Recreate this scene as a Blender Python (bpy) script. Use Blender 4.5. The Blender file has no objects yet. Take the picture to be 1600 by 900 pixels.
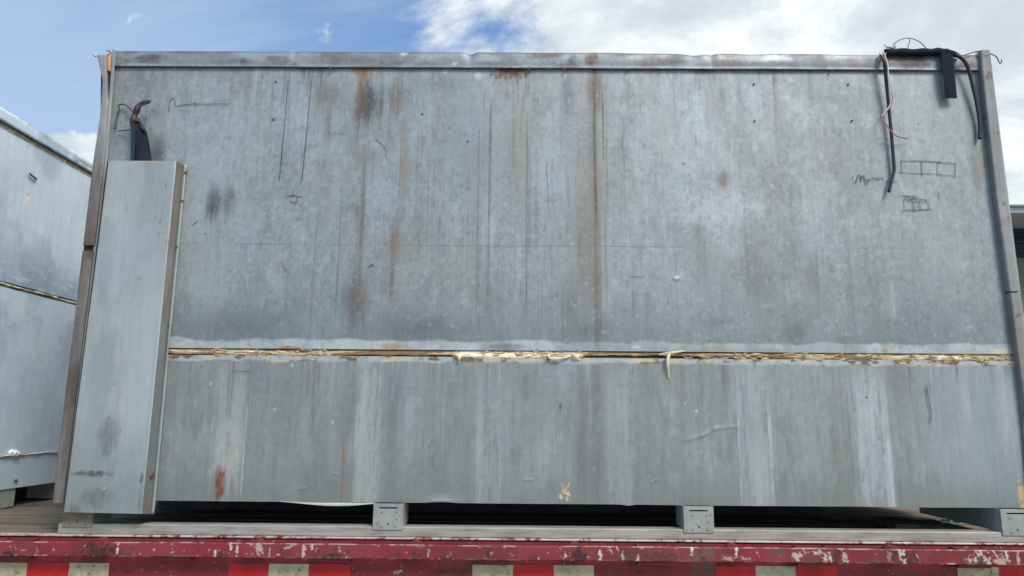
import bpy, math, random
import numpy as np
from mathutils import Matrix, Vector

random.seed(4)
SC = bpy.context.scene
COL = SC.collection

# ------------------------------------------------------------------ camera
F_PX, YAW, PITCH, ROLL = 1110.0, -0.00676, 0.18124, 0.00822
CAM = np.array([0.0, -2.8, 1.85])
Fw = np.array([math.sin(YAW)*math.cos(PITCH), math.cos(YAW)*math.cos(PITCH), math.sin(PITCH)])
Rt = np.array([math.cos(YAW), -math.sin(YAW), 0.0])
Up = np.cross(Rt, Fw)
R_ = math.cos(ROLL)*Rt + math.sin(ROLL)*Up
U_ = -math.sin(ROLL)*Rt + math.cos(ROLL)*Up
cd = bpy.data.cameras.new('camera')
cam = bpy.data.objects.new('camera', cd)
COL.objects.link(cam)
cd.sensor_width = 36.0
cd.lens = 36.0*F_PX/1600.0
cd.clip_start, cd.clip_end = 0.05, 2000.0
B = -Fw
cam.matrix_world = Matrix(((R_[0], U_[0], B[0], CAM[0]), (R_[1], U_[1], B[1], CAM[1]),
                           (R_[2], U_[2], B[2], CAM[2]), (0, 0, 0, 1)))
SC.camera = cam

# ------------------------------------------------------------------ light, sky, exposure
SUN_EL, SUN_AZ = math.radians(46), math.radians(145)      # azimuth from +Y towards +X
sdir = Vector((math.sin(SUN_AZ)*math.cos(SUN_EL), math.cos(SUN_AZ)*math.cos(SUN_EL), math.sin(SUN_EL)))
sd = bpy.data.lights.new('sun', 'SUN')
sd.energy, sd.angle, sd.color = 2.1, math.radians(22), (1.0, 0.965, 0.91)
sun = bpy.data.objects.new('sun', sd)
sun.rotation_euler = sdir.to_track_quat('Z', 'Y').to_euler()
sun.location = (2, -6, 9)
COL.objects.link(sun)
SC.view_settings.view_transform = 'Standard'
SC.view_settings.look = 'None'
SC.view_settings.gamma = 1.0
SC.view_settings.exposure = 0.52

wd = bpy.data.worlds.new('World')
SC.world = wd
wd.use_nodes = True


class NT:
    """tiny helper round a node tree"""
    def __init__(self, tree):
        self.t = tree
        tree.nodes.clear()

    def n(self, kind, ins=None, **props):
        nd = self.t.nodes.new(kind)
        for k, v in props.items():
            setattr(nd, k, v)
        for k, v in (ins or {}).items():
            s = nd.inputs[k]
            if hasattr(v, 'is_output') or isinstance(v, bpy.types.NodeSocket):
                self.t.links.new(v, s)
            else:
                s.default_value = v
        return nd

    def math(self, op, a, b=None, c=None, clamp=False):
        ins = {0: a}
        if b is not None: ins[1] = b
        if c is not None: ins[2] = c
        nd = self.n('ShaderNodeMath', ins, operation=op)
        nd.use_clamp = clamp
        return nd.outputs[0]

    def mix(self, fac, a, b, mode='MIX'):
        nd = self.n('ShaderNodeMix', {0: fac, 6: a, 7: b}, data_type='RGBA', blend_type=mode)
        return nd.outputs[2]

    def noise(self, vec, scale, detail=4, rough=.55, dist=0.0):
        nd = self.n('ShaderNodeTexNoise', {'Vector': vec, 'Scale': scale, 'Detail': detail,
                                           'Roughness': rough, 'Distortion': dist})
        return nd.outputs[0]

    def ramp(self, v, lo, hi, a=0.0, b=1.0, smooth=True):
        nd = self.n('ShaderNodeMapRange', {0: v, 1: lo, 2: hi, 3: a, 4: b})
        nd.interpolation_type = 'SMOOTHSTEP' if smooth else 'LINEAR'
        return nd.outputs[0]

    def mapping(self, vec, scale, loc=(0, 0, 0)):
        return self.n('ShaderNodeMapping', {'Vector': vec, 'Scale': scale, 'Location': loc}).outputs[0]


def build_sky():
    g = NT(wd.node_tree)
    out = g.n('ShaderNodeOutputWorld')
    sky = g.n('ShaderNodeTexSky', sky_type='NISHITA')
    sky.sun_disc = False
    sky.sun_elevation = SUN_EL
    sky.sun_rotation = SUN_AZ
    sky.air_density, sky.dust_density, sky.ozone_density = 1.0, 0.6, 1.6
    tc = g.n('ShaderNodeTexCoord').outputs['Generated']
    sep = g.n('ShaderNodeSeparateXYZ', {0: tc})
    zz = g.math('ADD', g.math('MAXIMUM', sep.outputs[2], 0.0), 0.22)
    px_ = g.math('DIVIDE', sep.outputs[0], zz)
    py_ = g.math('DIVIDE', sep.outputs[1], zz)
    pv = g.n('ShaderNodeCombineXYZ', {0: px_, 1: py_, 2: 0.0}).outputs[0]
    # cumulus
    big = g.noise(g.mapping(pv, (1, 1, 1), (3.1, 1.7, 0)), 1.9, 10, .62, .35)
    # more cloud towards the right of the view, blue gap to the left: one broad field
    bias = g.math('MULTIPLY', g.math('SUBTRACT', px_, SKY_EDGE), 1.0)
    bias = g.math('MINIMUM', g.math('MAXIMUM', bias, -0.60), 0.34)
    m = g.ramp(g.math('ADD', big, bias), 0.485, 0.63)
    # a low far cumulus peeping out between the two containers
    dv = g.n('ShaderNodeVectorMath', {0: tc, 1: tuple(LOW_CLOUD)}, operation='DOT_PRODUCT').outputs[1]
    lump = g.math('ADD', g.ramp(dv, 0.9986, 0.99995), g.math('MULTIPLY', g.math('SUBTRACT', g.noise(tc, 16.0, 6, .6), 0.5), 2.4))
    m = g.math('MAXIMUM', m, g.ramp(lump, 0.35, 0.6))
    dens = g.noise(g.mapping(pv, (1, 1, 1), (9.3, 4.2, 0)), 2.6, 9, .62, .3)
    ccol = g.mix(g.ramp(dens, 0.36, 0.66), (6.3, 7.1, 7.7, 1), (11.3, 11.6, 11.6, 1))
    # thin cirrus veil
    cir = g.noise(g.mapping(pv, (0.8, 2.4, 1), (0.4, 2.2, 0)), 1.3, 7, .58, .5)
    veil = g.math('MULTIPLY', g.ramp(g.math('SUBTRACT', cir, g.math('MULTIPLY', px_, 0.46)), 0.42, 0.92), 0.66)
    blue = g.n('ShaderNodeMix', {0: 1.0, 6: sky.outputs[0], 7: (0.92, 1.46, 1.96, 1)}, data_type='RGBA',
               blend_type='MULTIPLY').outputs[2]
    c = g.mix(veil, blue, (5.6, 6.9, 8.3, 1))
    c = g.mix(m, c, ccol)
    bg = g.n('ShaderNodeBackground', {'Color': c, 'Strength': 0.07})
    g.t.links.new(bg.outputs[0], out.inputs[0])


# ------------------------------------------------------------------ measuring helpers
def direction(x, y):
    """direction of a photo measurement (source pixels)"""
    return R_*(x-800)/F_PX + U_*(450-y)/F_PX + Fw


def at(x, y, Y=0.0):
    """measured point on a vertical plane parallel to the container front"""
    d = direction(x, y)
    return CAM + d*((Y-CAM[1])/d[1])


def at_x(x, y, X):
    d = direction(x, y)
    return CAM + d*((X-CAM[0])/d[0])


def at_z(x, y, Z):
    d = direction(x, y)
    return CAM + d*((Z-CAM[2])/d[2])


SKY_EDGE = 0.0
_d = direction(800, 45); _d = _d/np.linalg.norm(_d)
SKY_EDGE = float(_d[0]/(_d[2]+.22)) - 0.085
_d = direction(128, 252)
LOW_CLOUD = _d/np.linalg.norm(_d)
build_sky()


def S(r, g, b):
    def f(c):
        c /= 255.0
        return c/12.92 if c <= .04045 else ((c+.055)/1.055)**2.4
    return np.array([f(r), f(g), f(b)])


# ------------------------------------------------------------------ numpy noise for weathering
_rng = np.random.default_rng(11)
_tab = _rng.random((256, 256))


def vnoise(x, y, seed=0):
    x = x + seed*17.31
    y = y + seed*9.77
    xi = np.floor(x).astype(int); yi = np.floor(y).astype(int)
    fx = x-xi; fy = y-yi
    fx = fx*fx*(3-2*fx); fy = fy*fy*(3-2*fy)
    a = _tab[xi & 255, yi & 255]; b = _tab[(xi+1) & 255, yi & 255]
    c = _tab[xi & 255, (yi+1) & 255]; d = _tab[(xi+1) & 255, (yi+1) & 255]
    return (a*(1-fx)+b*fx)*(1-fy) + (c*(1-fx)+d*fx)*fy


def fbm(x, y, seed=0, octs=5, gain=.55):
    s = 0; a = 1; t = 0
    for i in range(octs):
        s = s + a*vnoise(x*2**i, y*2**i, seed+i*3)
        t += a; a *= gain
    return s/t


def sst(v, lo, hi):
    t = np.clip((v-lo)/(hi-lo), 0, 1)
    return t*t*(3-2*t)


class Paint:
    """weathering colours of one sheet, in metres (u across, v up)"""
    def __init__(self, u, v, base):
        self.u, self.v = u, v
        self.c = np.tile(np.asarray(base, float), (u.size, 1))
        self.st = fbm(u*55, v*2.2, 5, 4)           # long vertical streaks
        self.stf = fbm(u*160, v*6, 9, 3)           # fine streaks
        self.bl = fbm(u*9, v*9, 3, 5)              # blotches
        self.fine = fbm(u*60, v*60, 7, 4, .65)     # speckle
        self.gr = fbm(u*140, v*38, 13, 3, .7)       # grain, drawn out downwards

    def blend(self, col, m):
        m = np.clip(m, 0, 1)[:, None]
        self.c = self.c*(1-m) + np.asarray(col)[None, :]*m

    def mul(self, f):
        self.c = self.c*np.asarray(f)[:, None]

    def blob(self, u, v, ru, rv, col, a=1.0, soft=.7, amp=.6, kind='bl'):
        q = 1-np.sqrt(((self.u-u)/ru)**2 + ((self.v-v)/rv)**2)
        n = {'bl': self.bl, 'st': .6*self.st+.4*self.stf, 'f': self.fine, 'mix': .4*self.st+.3*self.bl+.3*self.fine}[kind]
        n = .62*n + .22*self.gr + .16*self.fine
        m = sst(q*1.1 + amp*(n-.5)*1.9, -.10, soft*1.5)
        self.blend(col, a*m*np.clip(.88 + .8*(self.gr-.5) + .7*(self.fine-.5), .3, 1.1))

    def rect(self, u0, u1, v0, v1, col, a=1.0, su=.01, sv=.03, kind='st', amp=.8, power=1.0):
        wob = (self.bl-.5)*su*1.5
        m = sst(self.u+wob, u0-su, u0+su)*(1-sst(self.u+wob, u1-su, u1+su))
        m = m*sst(self.v+(self.st-.5)*sv*2, v0-sv, v0+sv)*(1-sst(self.v+(self.st-.5)*sv*2, v1-sv, v1+sv))
        n = {'bl': self.bl, 'st': .45*self.st+.3*self.stf+.25*self.gr, 'f': self.fine, 'mix': .4*self.st+.3*self.bl+.3*self.fine}[kind]
        self.blend(col, a*m*np.clip(1+amp*(n-.5)*2.8+.8*(self.gr-.5), 0, 1.4))

    def flake(self, u, v, ru, rv, col, a=1.0, amp=1.3, f=1.0, skew=0.0, soft=.14):
        """crisp ragged chip or paint loss"""
        n = fbm(self.u*95*f+self.v*skew, self.v*80*f, 23, 4, .6)
        q = 1-np.sqrt(((self.u-u)/ru)**2 + ((self.v-v)/rv)**2)
        self.blend(col, a*sst(q + amp*(n-.5)*2, 0, soft)*(q > -.6))

    def pflake(self, x0, x1, y0, y1, col, Y=0.0, **k):
        A = at((x0+x1)/2, (y0+y1)/2, Y); B_ = at(x1, (y0+y1)/2, Y); C = at((x0+x1)/2, y0, Y)
        self.flake(A[0], A[2], B_[0]-A[0], C[2]-A[2], col, **k)

    def drip(self, u0, u1, v1, length, col, a=.6):
        """thin runs going down from a stain, dying out"""
        mid, hw = (u0+u1)/2, (u1-u0)/2
        side = 1-sst(np.abs(self.u-mid+(self.bl-.5)*.02), hw*.5, hw*1.15)
        ln = length*(.45+1.1*vnoise(self.u*70, self.u*0, 19))
        t = (v1-self.v)/ln
        m = side*sst(t, -.12, .04)*np.clip(1-t, 0, 1)**.8*sst(.7*self.stf+.3*self.st, .40, .66)
        self.blend(col, a*m)

    # same two, given as boxes measured on the photo
    def pblob(self, x0, x1, y0, y1, col, Y=0.0, **k):
        A = at((x0+x1)/2, (y0+y1)/2, Y); B_ = at(x1, (y0+y1)/2, Y); C = at((x0+x1)/2, y0, Y)
        self.blob(A[0], A[2], B_[0]-A[0], C[2]-A[2], col, **k)

    def prect(self, x0, x1, y0, y1, col, Y=0.0, **k):
        xm, ym = (x0+x1)/2, (y0+y1)/2
        self.rect(at(x0, ym, Y)[0], at(x1, ym, Y)[0], at(xm, y1, Y)[2], at(xm, y0, Y)[2], col, **k)


# ------------------------------------------------------------------ mesh helpers
class MB:
    def __init__(self):
        self.v, self.f = [], []

    def add(self, vs, fs):
        o = len(self.v)
        self.v += [tuple(float(c) for c in p) for p in vs]
        self.f += [tuple(i+o for i in q) for q in fs]
        return self

    def box(self, x0, x1, y0, y1, z0, z1):
        vs = [(x, y, z) for x in (x0, x1) for y in (y0, y1) for z in (z0, z1)]
        return self.add(vs, [(0, 1, 3, 2), (4, 6, 7, 5), (0, 4, 5, 1), (2, 3, 7, 6), (0, 2, 6, 4), (1, 5, 7, 3)])

    def hexa(self, q0, q1):
        """solid between two quads (4 points each, same order)"""
        return self.add(list(q0)+list(q1), [(3, 2, 1, 0), (4, 5, 6, 7), (0, 1, 5, 4), (1, 2, 6, 5), (2, 3, 7, 6), (3, 0, 4, 7)])

    def tube(self, pts, r, n=8, flat=1.0, cap=True):
        pts = [np.asarray(p, float) for p in pts]
        rs = r if hasattr(r, '__len__') else [r]*len(pts)
        rings = []; prev = None
        for i, p in enumerate(pts):
            t = pts[min(i+1, len(pts)-1)]-pts[max(i-1, 0)]
            t = t/(np.linalg.norm(t)+1e-9)
            a = np.cross(t, (0, 1, 0)) if prev is None else prev-t*np.dot(prev, t)
            if np.linalg.norm(a) < 1e-4: a = np.cross(t, (1, 0, 0))
            a = a/np.linalg.norm(a); b = np.cross(t, a); prev = a
            rings.append([p + rs[i]*(a*math.cos(k*2*math.pi/n) + flat*b*math.sin(k*2*math.pi/n)) for k in range(n)])
        vs = [q for rg in rings for q in rg]; fs = []
        for i in range(len(pts)-1):
            for k in range(n):
                fs.append((i*n+k, i*n+(k+1) % n, (i+1)*n+(k+1) % n, (i+1)*n+k))
        if cap:
            fs.append(tuple(range(n-1, -1, -1)))
            fs.append(tuple((len(pts)-1)*n+k for k in range(n)))
        return self.add(vs, fs)


def prism(outline, z0, z1):
    """upright solid from an (x, y) outline"""
    n = len(outline)
    m = MB()
    vs = [(x, y, z0) for x, y in outline]+[(x, y, z1) for x, y in outline]
    return m.add(vs, [tuple(range(n-1, -1, -1)), tuple(range(n, 2*n))]+[(i, (i+1) % n, n+(i+1) % n, n+i) for i in range(n)])


def prism_x(outline, x0, x1):
    """solid along x from a (y, z) outline"""
    n = len(outline)
    vs = [(x0, y, z) for y, z in outline]+[(x1, y, z) for y, z in outline]
    return MB().add(vs, [tuple(range(n)), tuple(range(2*n-1, n-1, -1))]+[(i, n+i, n+(i+1) % n, (i+1) % n) for i in range(n)])


def loft(secs):
    """solid through several sections with the same number of points"""
    n = len(secs[0]); m = MB(); vs = [p for q in secs for p in q]; fs = [tuple(range(n-1, -1, -1)), tuple((len(secs)-1)*n+i for i in range(n))]
    for k in range(len(secs)-1):
        fs += [(k*n+i, k*n+(i+1) % n, (k+1)*n+(i+1) % n, (k+1)*n+i) for i in range(n)]
    return m.add(vs, fs)




def origin_of(o):
    while o.parent: o = o.parent
    return np.array(o.location)


def link_mesh(name, me, mat, parent=None, smooth=False):
    o = bpy.data.objects.new(name, me)
    COL.objects.link(o)
    if mat: me.materials.append(mat)
    if parent: o.parent = parent
    if smooth:
        me.polygons.foreach_set('use_smooth', [True]*len(me.polygons))
    return o


def obj(name, mb, mat, parent=None, bevel=0, smooth=False, origin=None, label=None):
    og = origin_of(parent) if parent else (np.zeros(3) if origin is None else np.asarray(origin))
    me = bpy.data.meshes.new(name)
    me.from_pydata([tuple(np.asarray(p)-og) for p in mb.v], [], mb.f)
    me.validate()
    o = link_mesh(name, me, mat, parent, smooth)
    if parent is None: o.location = tuple(og)
    if bevel:
        m = o.modifiers.new('bevel', 'BEVEL'); m.width = bevel; m.segments = 2; m.limit_method = 'ANGLE'
    if label: o['label'] = label
    return o


def grid(name, P, cols, mat, parent=None, smooth=True, label=None, thick=0.0):
    """sheet from an (n, m, 3) array of points; cols (n*m, 3) is the weathering albedo"""
    n, m = P.shape[:2]
    if cols is not None and mat in (M_SHEET, M_POST): cols = cols*ZINC
    og = origin_of(parent) if parent else np.zeros(3)
    V = (P.reshape(-1, 3)-og).astype(np.float32)
    idx = np.arange(n*m).reshape(n, m)
    q = np.stack([idx[:-1, :-1], idx[1:, :-1], idx[1:, 1:], idx[:-1, 1:]], -1).reshape(-1, 4)
    me = bpy.data.meshes.new(name)
    me.vertices.add(len(V)); me.vertices.foreach_set('co', V.ravel())
    me.loops.add(q.size); me.loops.foreach_set('vertex_index', q.ravel().astype(np.int32))
    me.polygons.add(len(q))
    me.polygons.foreach_set('loop_start', np.arange(0, q.size, 4, dtype=np.int32))
    me.polygons.foreach_set('loop_total', np.full(len(q), 4, np.int32))
    me.update(calc_edges=True)
    if cols is not None:
        ca = me.color_attributes.new('albedo', 'FLOAT_COLOR', 'POINT')
        ca.data.foreach_set('color', np.concatenate([np.clip(cols, .004, .9), np.ones((len(V), 1))], 1).astype(np.float32).ravel())
    o = link_mesh(name, me, mat, parent, smooth)
    if thick:
        s = o.modifiers.new('thickness', 'SOLIDIFY'); s.thickness = thick; s.offset = -1
    if label: o['label'] = label
    return o


def thing(name, label, cat, loc, group=None):
    o = bpy.data.objects.new(name, None)
    COL.objects.link(o)
    o.location = loc
    o['label'] = label; o['category'] = cat
    if group: o['group'] = group
    return o


def tag(o, label, cat, group=None):
    o['label'] = label; o['category'] = cat
    if group: o['group'] = group
    return o


def struct(o):
    o['kind'] = 'structure'
    return o


def spline(pts, n=6):
    """Catmull-Rom through measured points"""
    P = [np.asarray(p, float) for p in pts]
    P = [2*P[0]-P[1]]+P+[2*P[-1]-P[-2]]
    out = []
    for i in range(1, len(P)-2):
        for k in range(n):
            t = k/n
            a, b, c, d = P[i-1:i+3]
            out.append(.5*((2*b)+(c-a)*t+(2*a-5*b+4*c-d)*t*t+(3*b-3*c+d-a)*t**3))
    out.append(P[-2])
    return out


# ------------------------------------------------------------------ materials
def new_mat(name):
    m = bpy.data.materials.new(name); m.use_nodes = True
    g = NT(m.node_tree)
    out = g.n('ShaderNodeOutputMaterial')
    b = g.n('ShaderNodeBsdfPrincipled')
    g.t.links.new(b.outputs[0], out.inputs[0])
    return m, g, b


def sheet_mat(name, metallic=.35, rough=.5, streak=.10, speck=.08, bump=.15):
    """weathered sheet: 'albedo' attribute, fine vertical grain, speckle and slight relief"""
    m, g, b = new_mat(name)
    at_ = g.n('ShaderNodeAttribute', attribute_name='albedo').outputs['Color']
    oc = g.n('ShaderNodeTexCoord').outputs['Object']
    a = g.noise(g.mapping(oc, (150, 150, 5)), 1.0, 3, .6)
    a2 = g.noise(g.mapping(oc, (420, 420, 26)), 1.0, 2, .6)
    s = g.noise(oc, 260.0, 3, .7)
    f = g.math('ADD', g.math('MULTIPLY', g.math('SUBTRACT', a, .5), streak*4), 1.0)
    f = g.math('ADD', f, g.math('MULTIPLY', g.math('SUBTRACT', a2, .5), streak*2.4))
    f = g.math('ADD', f, g.math('MULTIPLY', g.math('SUBTRACT', s, .5), speck*4))
    col = g.mix(1.0, at_, g.n('ShaderNodeCombineColor', {0: f, 1: f, 2: f}).outputs[0], 'MULTIPLY')
    rr = g.ramp(g.noise(g.mapping(oc, (9, 9, 3)), 1.0, 5, .6), .3, .7, rough-.09, rough+.12)
    bp = g.n('ShaderNodeBump', {'Strength': bump, 'Distance': .004, 'Height': g.math('ADD', s, a)}).outputs[0]
    for k, v in {'Base Color': col, 'Roughness': rr, 'Normal': bp}.items(): g.t.links.new(v, b.inputs[k])
    b.inputs['Metallic'].default_value = metallic
    return m


def noisy(name, c1, c2, scale=(20, 20, 20), rough=.6, metallic=0.0, c3=None, t3=(.62, .72), s3=30, bump=.2, detail=5):
    m, g, b = new_mat(name)
    oc = g.n('ShaderNodeTexCoord').outputs['Object']
    n = g.noise(g.mapping(oc, scale), 1.0, detail, .6)
    col = g.mix(g.ramp(n, .3, .7), (*c1, 1), (*c2, 1))
    if c3 is not None:
        k = g.noise(oc, s3, 5, .65, .3)
        col = g.mix(g.ramp(k, *t3), col, (*c3, 1))
    bp = g.n('ShaderNodeBump', {'Strength': bump, 'Distance': .004, 'Height': n}).outputs[0]
    g.t.links.new(col, b.inputs['Base Color']); g.t.links.new(bp, b.inputs['Normal'])
    b.inputs['Roughness'].default_value = rough; b.inputs['Metallic'].default_value = metallic
    return m


M_PALE = sheet_mat('pale_painted_sheet', .05, .5, .05, .08)
ZINC = np.array([.965, .93, .895])       # zinc is close to neutral grey; the sky adds the blue
M_SHEET = sheet_mat('weathered_zinc_sheet', .30, .5, .055, .085)
M_POST = sheet_mat('weathered_post_sheet', .15, .6, .10, .10)
M_PAINT = sheet_mat('chipped_red_paint', 0.0, .48, .05, .07, .12)
M_FOAM = sheet_mat('torn_foam', 0.0, .9, .05, .12, .6)
M_ALU = noisy('dull_aluminium', S(142, 146, 146), S(168, 172, 170), (30, 30, 9), .5, .3, S(110, 100, 92), (.6, .75), 22)
M_FOOT = noisy('galvanised_foot', S(150, 154, 150), S(168, 171, 166), (22, 22, 22), .5, .3, S(120, 120, 116), (.58, .72), 40)
M_FOOT_BROWN = noisy('grimy_brown_foot', S(124, 114, 102), S(146, 136, 122), (22, 22, 22), .7, .1, S(104, 88, 72), (.56, .72), 30)
M_RAIL = noisy('scuffed_skid_rail', S(138, 133, 124), S(170, 166, 158), (7, 30, 60), .55, .15, S(112, 84, 60), (.64, .74), 9)
M_WOOD = noisy('weathered_deck_wood', S(68, 60, 53), S(128, 115, 100), (2.2, 55, 55), .85, 0, S(50, 44, 40), (.62, .72), 14, .8)
M_ORANGE_WOOD = noisy('raw_orange_wood', S(196, 140, 90), S(226, 178, 128), (60, 60, 12), .8)
M_BLACK = noisy('black_rubber_foam', S(23, 29, 39), S(32, 40, 52), (30, 30, 30), .85, bump=.4)
M_BLACK.node_tree.nodes['Principled BSDF'].inputs['Specular IOR Level'].default_value = .2
M_CABLE = noisy('black_cable_jacket', S(28, 35, 46), S(40, 48, 60), (40, 40, 40), .5)
M_INK = noisy('black_marker_ink', S(46, 51, 58), S(98, 104, 108), (45, 45, 45), .6)
M_REDWIRE = noisy('red_wire_jacket', S(160, 84, 74), S(188, 120, 106), (60, 60, 60), .5)
M_WHITEWIRE = noisy('white_wire_jacket', S(196, 192, 192), S(214, 208, 206), (60, 60, 60), .5)
M_WIRE = noisy('dark_wire', S(70, 72, 84), S(100, 98, 104), (60, 60, 60), .5, .3)
M_COPPER = noisy("frayed_conductor", S(34, 33, 38), S(84, 68, 62), (90, 90, 90), .6, .2)
M_DARK = noisy('dark_recess_metal', S(40, 42, 46), S(58, 58, 60), (9, 9, 9), .8)
M_BOLT = noisy('rusty_bolt', S(90, 72, 66), S(126, 92, 78), (90, 90, 90), .7, .2)
M_UNDER = noisy('underfloor_metal', S(56, 58, 60), S(84, 84, 84), (6, 6, 6), .7, .1)
M_STEEL_RED = noisy('red_frame_paint', S(104, 30, 38), S(128, 40, 48), (6, 6, 6), .55, 0, S(70, 44, 38), (.62, .74), 9)
M_TAPE_RED = noisy('red_reflective_tape', S(178, 26, 28), S(204, 36, 34), (30, 30, 30), .35, 0, S(140, 40, 36), (.62, .74), 26)
M_TAPE_WHITE = noisy('soiled_white_reflective_tape', S(198, 188, 160), S(178, 168, 130), (26, 26, 26), .4, 0, S(104, 104, 62), (.52, .70), 42)
M_TYRE = noisy('tyre_rubber', S(26, 26, 27), S(40, 40, 40), (20, 20, 20), .8)
M_SLIVER_FOAM = noisy('cream_sliver_and_foam', S(240, 234, 224), S(250, 246, 238), (20, 20, 60), .6, 0, S(180, 140, 100), (.66, .74), 30)
M_FASCIA = noisy('pale_fascia', S(178, 190, 204), S(196, 206, 216), (1, 1, 1), .5)
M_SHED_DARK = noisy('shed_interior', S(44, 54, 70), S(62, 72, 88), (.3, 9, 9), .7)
M_SHED_WALL = noisy('shed_block_wall', S(112, 106, 98), S(134, 126, 116), (2, 2, 2), .85)
M_GROUND = noisy('gravel_yard', S(112, 106, 98), S(142, 136, 128), (.8, .8, .8), .95, 0, S(90, 84, 78), (.55, .7), 6, .6, 9)

# ------------------------------------------------------------------ key levels
Z_DECK = 1.41
ZB = at(800, 786)[2]                  # bottom of the front panels
Z_TOP = at(800, 84)[2]
Z_TRIM = at(800, 108.5)[2]
Z_S0 = at(800, 547.5)[2]              # bottom of upper panel
Z_S1 = at(800, 561)[2]                # top of lower panel
XL, XR = -1.742, 1.972
DEPTH = 1.5

# ------------------------------------------------------------------ ground
g_ = MB()
N = 24
rad = [0, 4, 10, 30, 90, 300, 900]
vs = [(0, 0, 0)]; fs = []
for i, r in enumerate(rad[1:]):
    for k in range(N): vs.append((r*math.cos(k*2*math.pi/N), r*math.sin(k*2*math.pi/N), 0))
for k in range(N): fs.append((0, 1+k, 1+(k+1) % N))
for i in range(len(rad)-2):
    for k in range(N): fs.append((1+i*N+k, 1+(i+1)*N+k, 1+(i+1)*N+(k+1) % N, 1+i*N+(k+1) % N))
g_.add(vs, fs)
struct(obj('ground', g_, M_GROUND))

# ------------------------------------------------------------------ flatbed trailer
TX0, TX1 = -5.2, 5.6
YB = -0.035                            # outer face of the side beam
trailer = thing('flatbed_trailer', 'red flatbed trailer with plank deck, chipped rub rail and red and white reflective tape',
                'trailer', (0, 1.25, 0))
RAIL_Y = YB-0.062
z_rt = at(800, 853, RAIL_Y)[2]; z_rb = at(800, 875.5, RAIL_Y)[2]
# side beam, painted
bx = np.arange(-2.35, 2.35, .006); bz = np.linspace(Z_DECK-.012, Z_DECK-.30, 60)
BX, BZ = np.meshgrid(bx, bz, indexing='ij')
p = Paint(BX.ravel(), BZ.ravel(), S(134, 38, 50))
p.blend(S(116, 34, 44), sst(p.bl, .45, .65)*.7)
p.blend(S(150, 44, 56), sst(p.fine, .55, .75)*.5)
p.blend(S(92, 52, 48), sst(fbm(p.u*7, p.v*14, 21), .56, .7)*.55)
chip = fbm(p.u*95, p.v*110, 31, 3)
p.blend(S(178, 150, 140), sst(chip, .79, .84)*.7)
p.blend(S(66, 40, 36), sst(fbm(p.u*70, p.v*70, 35, 3), .72, .77)*.7)
p.prect(1080, 1122, 862, 930, S(100, 72, 64), Y=YB, a=.7, su=.012, sv=.05, kind='bl')
for x in (197, 690, 1000, 720): p.pblob(x-14, x+14, 889, 899, S(58, 34, 32), Y=YB, a=.8, kind='f', amp=.9)
PB = np.stack([BX, np.full_like(BX, YB) + .0015*(fbm(BX*3, BZ*5, 2)-.5), BZ], -1)
grid('side_beam', PB[:, ::-1], p.c.reshape(BX.shape+(3,))[:, ::-1].reshape(-1, 3), M_PAINT, trailer)
obj('beam_web', MB().box(-2.34, 2.34, YB+.004, YB+.014, Z_DECK-.30, Z_DECK-.012), M_STEEL_RED, trailer)
for a, b in ((TX0, -2.352), (2.346, TX1)):
    obj('side_beam', MB().box(a, b, YB, YB+.01, Z_DECK-.30, Z_DECK-.012), M_STEEL_RED, trailer)
obj('side_beam', MB().box(TX0, TX1, 2.55, 2.57, Z_DECK-.30, Z_DECK-.002), M_STEEL_RED, trailer)
# worn bare edge along the deck
eg = MB().box(TX0, TX1, YB-.003, YB+.03, Z_DECK-.007, Z_DECK)
obj('deck_edge_angle', eg, noisy('worn_edge_metal', S(186, 162, 158), S(206, 194, 190), (9, 40, 40), .5, .2, S(132, 50, 58), (.50, .62), 26), trailer, bevel=.002)
# deck boards
yb = YB+.032; k = 0
while yb < 2.53:
    w = random.uniform(.125, .145)
    me_b = MB().box(TX0, TX1, yb, min(yb+w, 2.545), Z_DECK-.04, Z_DECK-random.uniform(.0005, .006))
    obj('deck_board', me_b, M_WOOD, trailer, bevel=.004)
    yb += w+random.uniform(.004, .009)
# cross members and main beams below (seen only from the side)
for x in np.arange(-4.8, 5.4, .6):
    obj('cross_member', MB().box(x-.03, x+.03, YB+.02, 2.54, Z_DECK-.14, Z_DECK-.043), M_STEEL_RED, trailer)
for y in (.75, 1.75):
    za, zb_ = Z_DECK-.145, Z_DECK-.535
    mb = prism_x([(y-.06, za), (y-.06, za-.015), (y-.008, za-.015), (y-.008, zb_+.015), (y-.06, zb_+.015), (y-.06, zb_), (y+.06, zb_), (y+.06, zb_+.015), (y+.008, zb_+.015), (y+.008, za-.015), (y+.06, za-.015), (y+.06, za)], TX0+.1, TX1-.1)
    obj('main_beam', mb, M_STEEL_RED, trailer)
for x in (3.3, 4.55):
    obj('axle', MB().tube([(x, .1, .5), (x, 2.4, .5)], .06, 12), M_DARK, trailer)
    for y in (.75, 1.75): obj('axle_hanger', MB().box(x-.1, x+.1, y-.05, y+.05, .5, Z_DECK-.536), M_STEEL_RED, trailer)
    for y0, y1 in ((.02, .28), (.32, .58), (1.92, 2.18), (2.22, 2.48)):
        t = MB().tube([(x, y0, .5), (x, y0+.03, .5), (x, y1-.03, .5), (x, y1, .5)], [.46, .5, .5, .46], 28)
        w_ = obj('wheel', t, M_TYRE, trailer, smooth=False)
        obj('rim', MB().tube([(x, y0-.006, .5), (x, y1+.006, .5)], .27, 20), M_ALU, w_)
for y in (.6, 1.9):
    ll = obj('landing_leg', MB().box(-4.4, -4.26, y-.07, y+.07, .02, Z_DECK-.141), M_STEEL_RED, trailer)
    obj('foot_plate', MB().box(-4.48, -4.18, y-.14, y+.14, .001, .02), M_STEEL_RED, ll)

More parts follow.
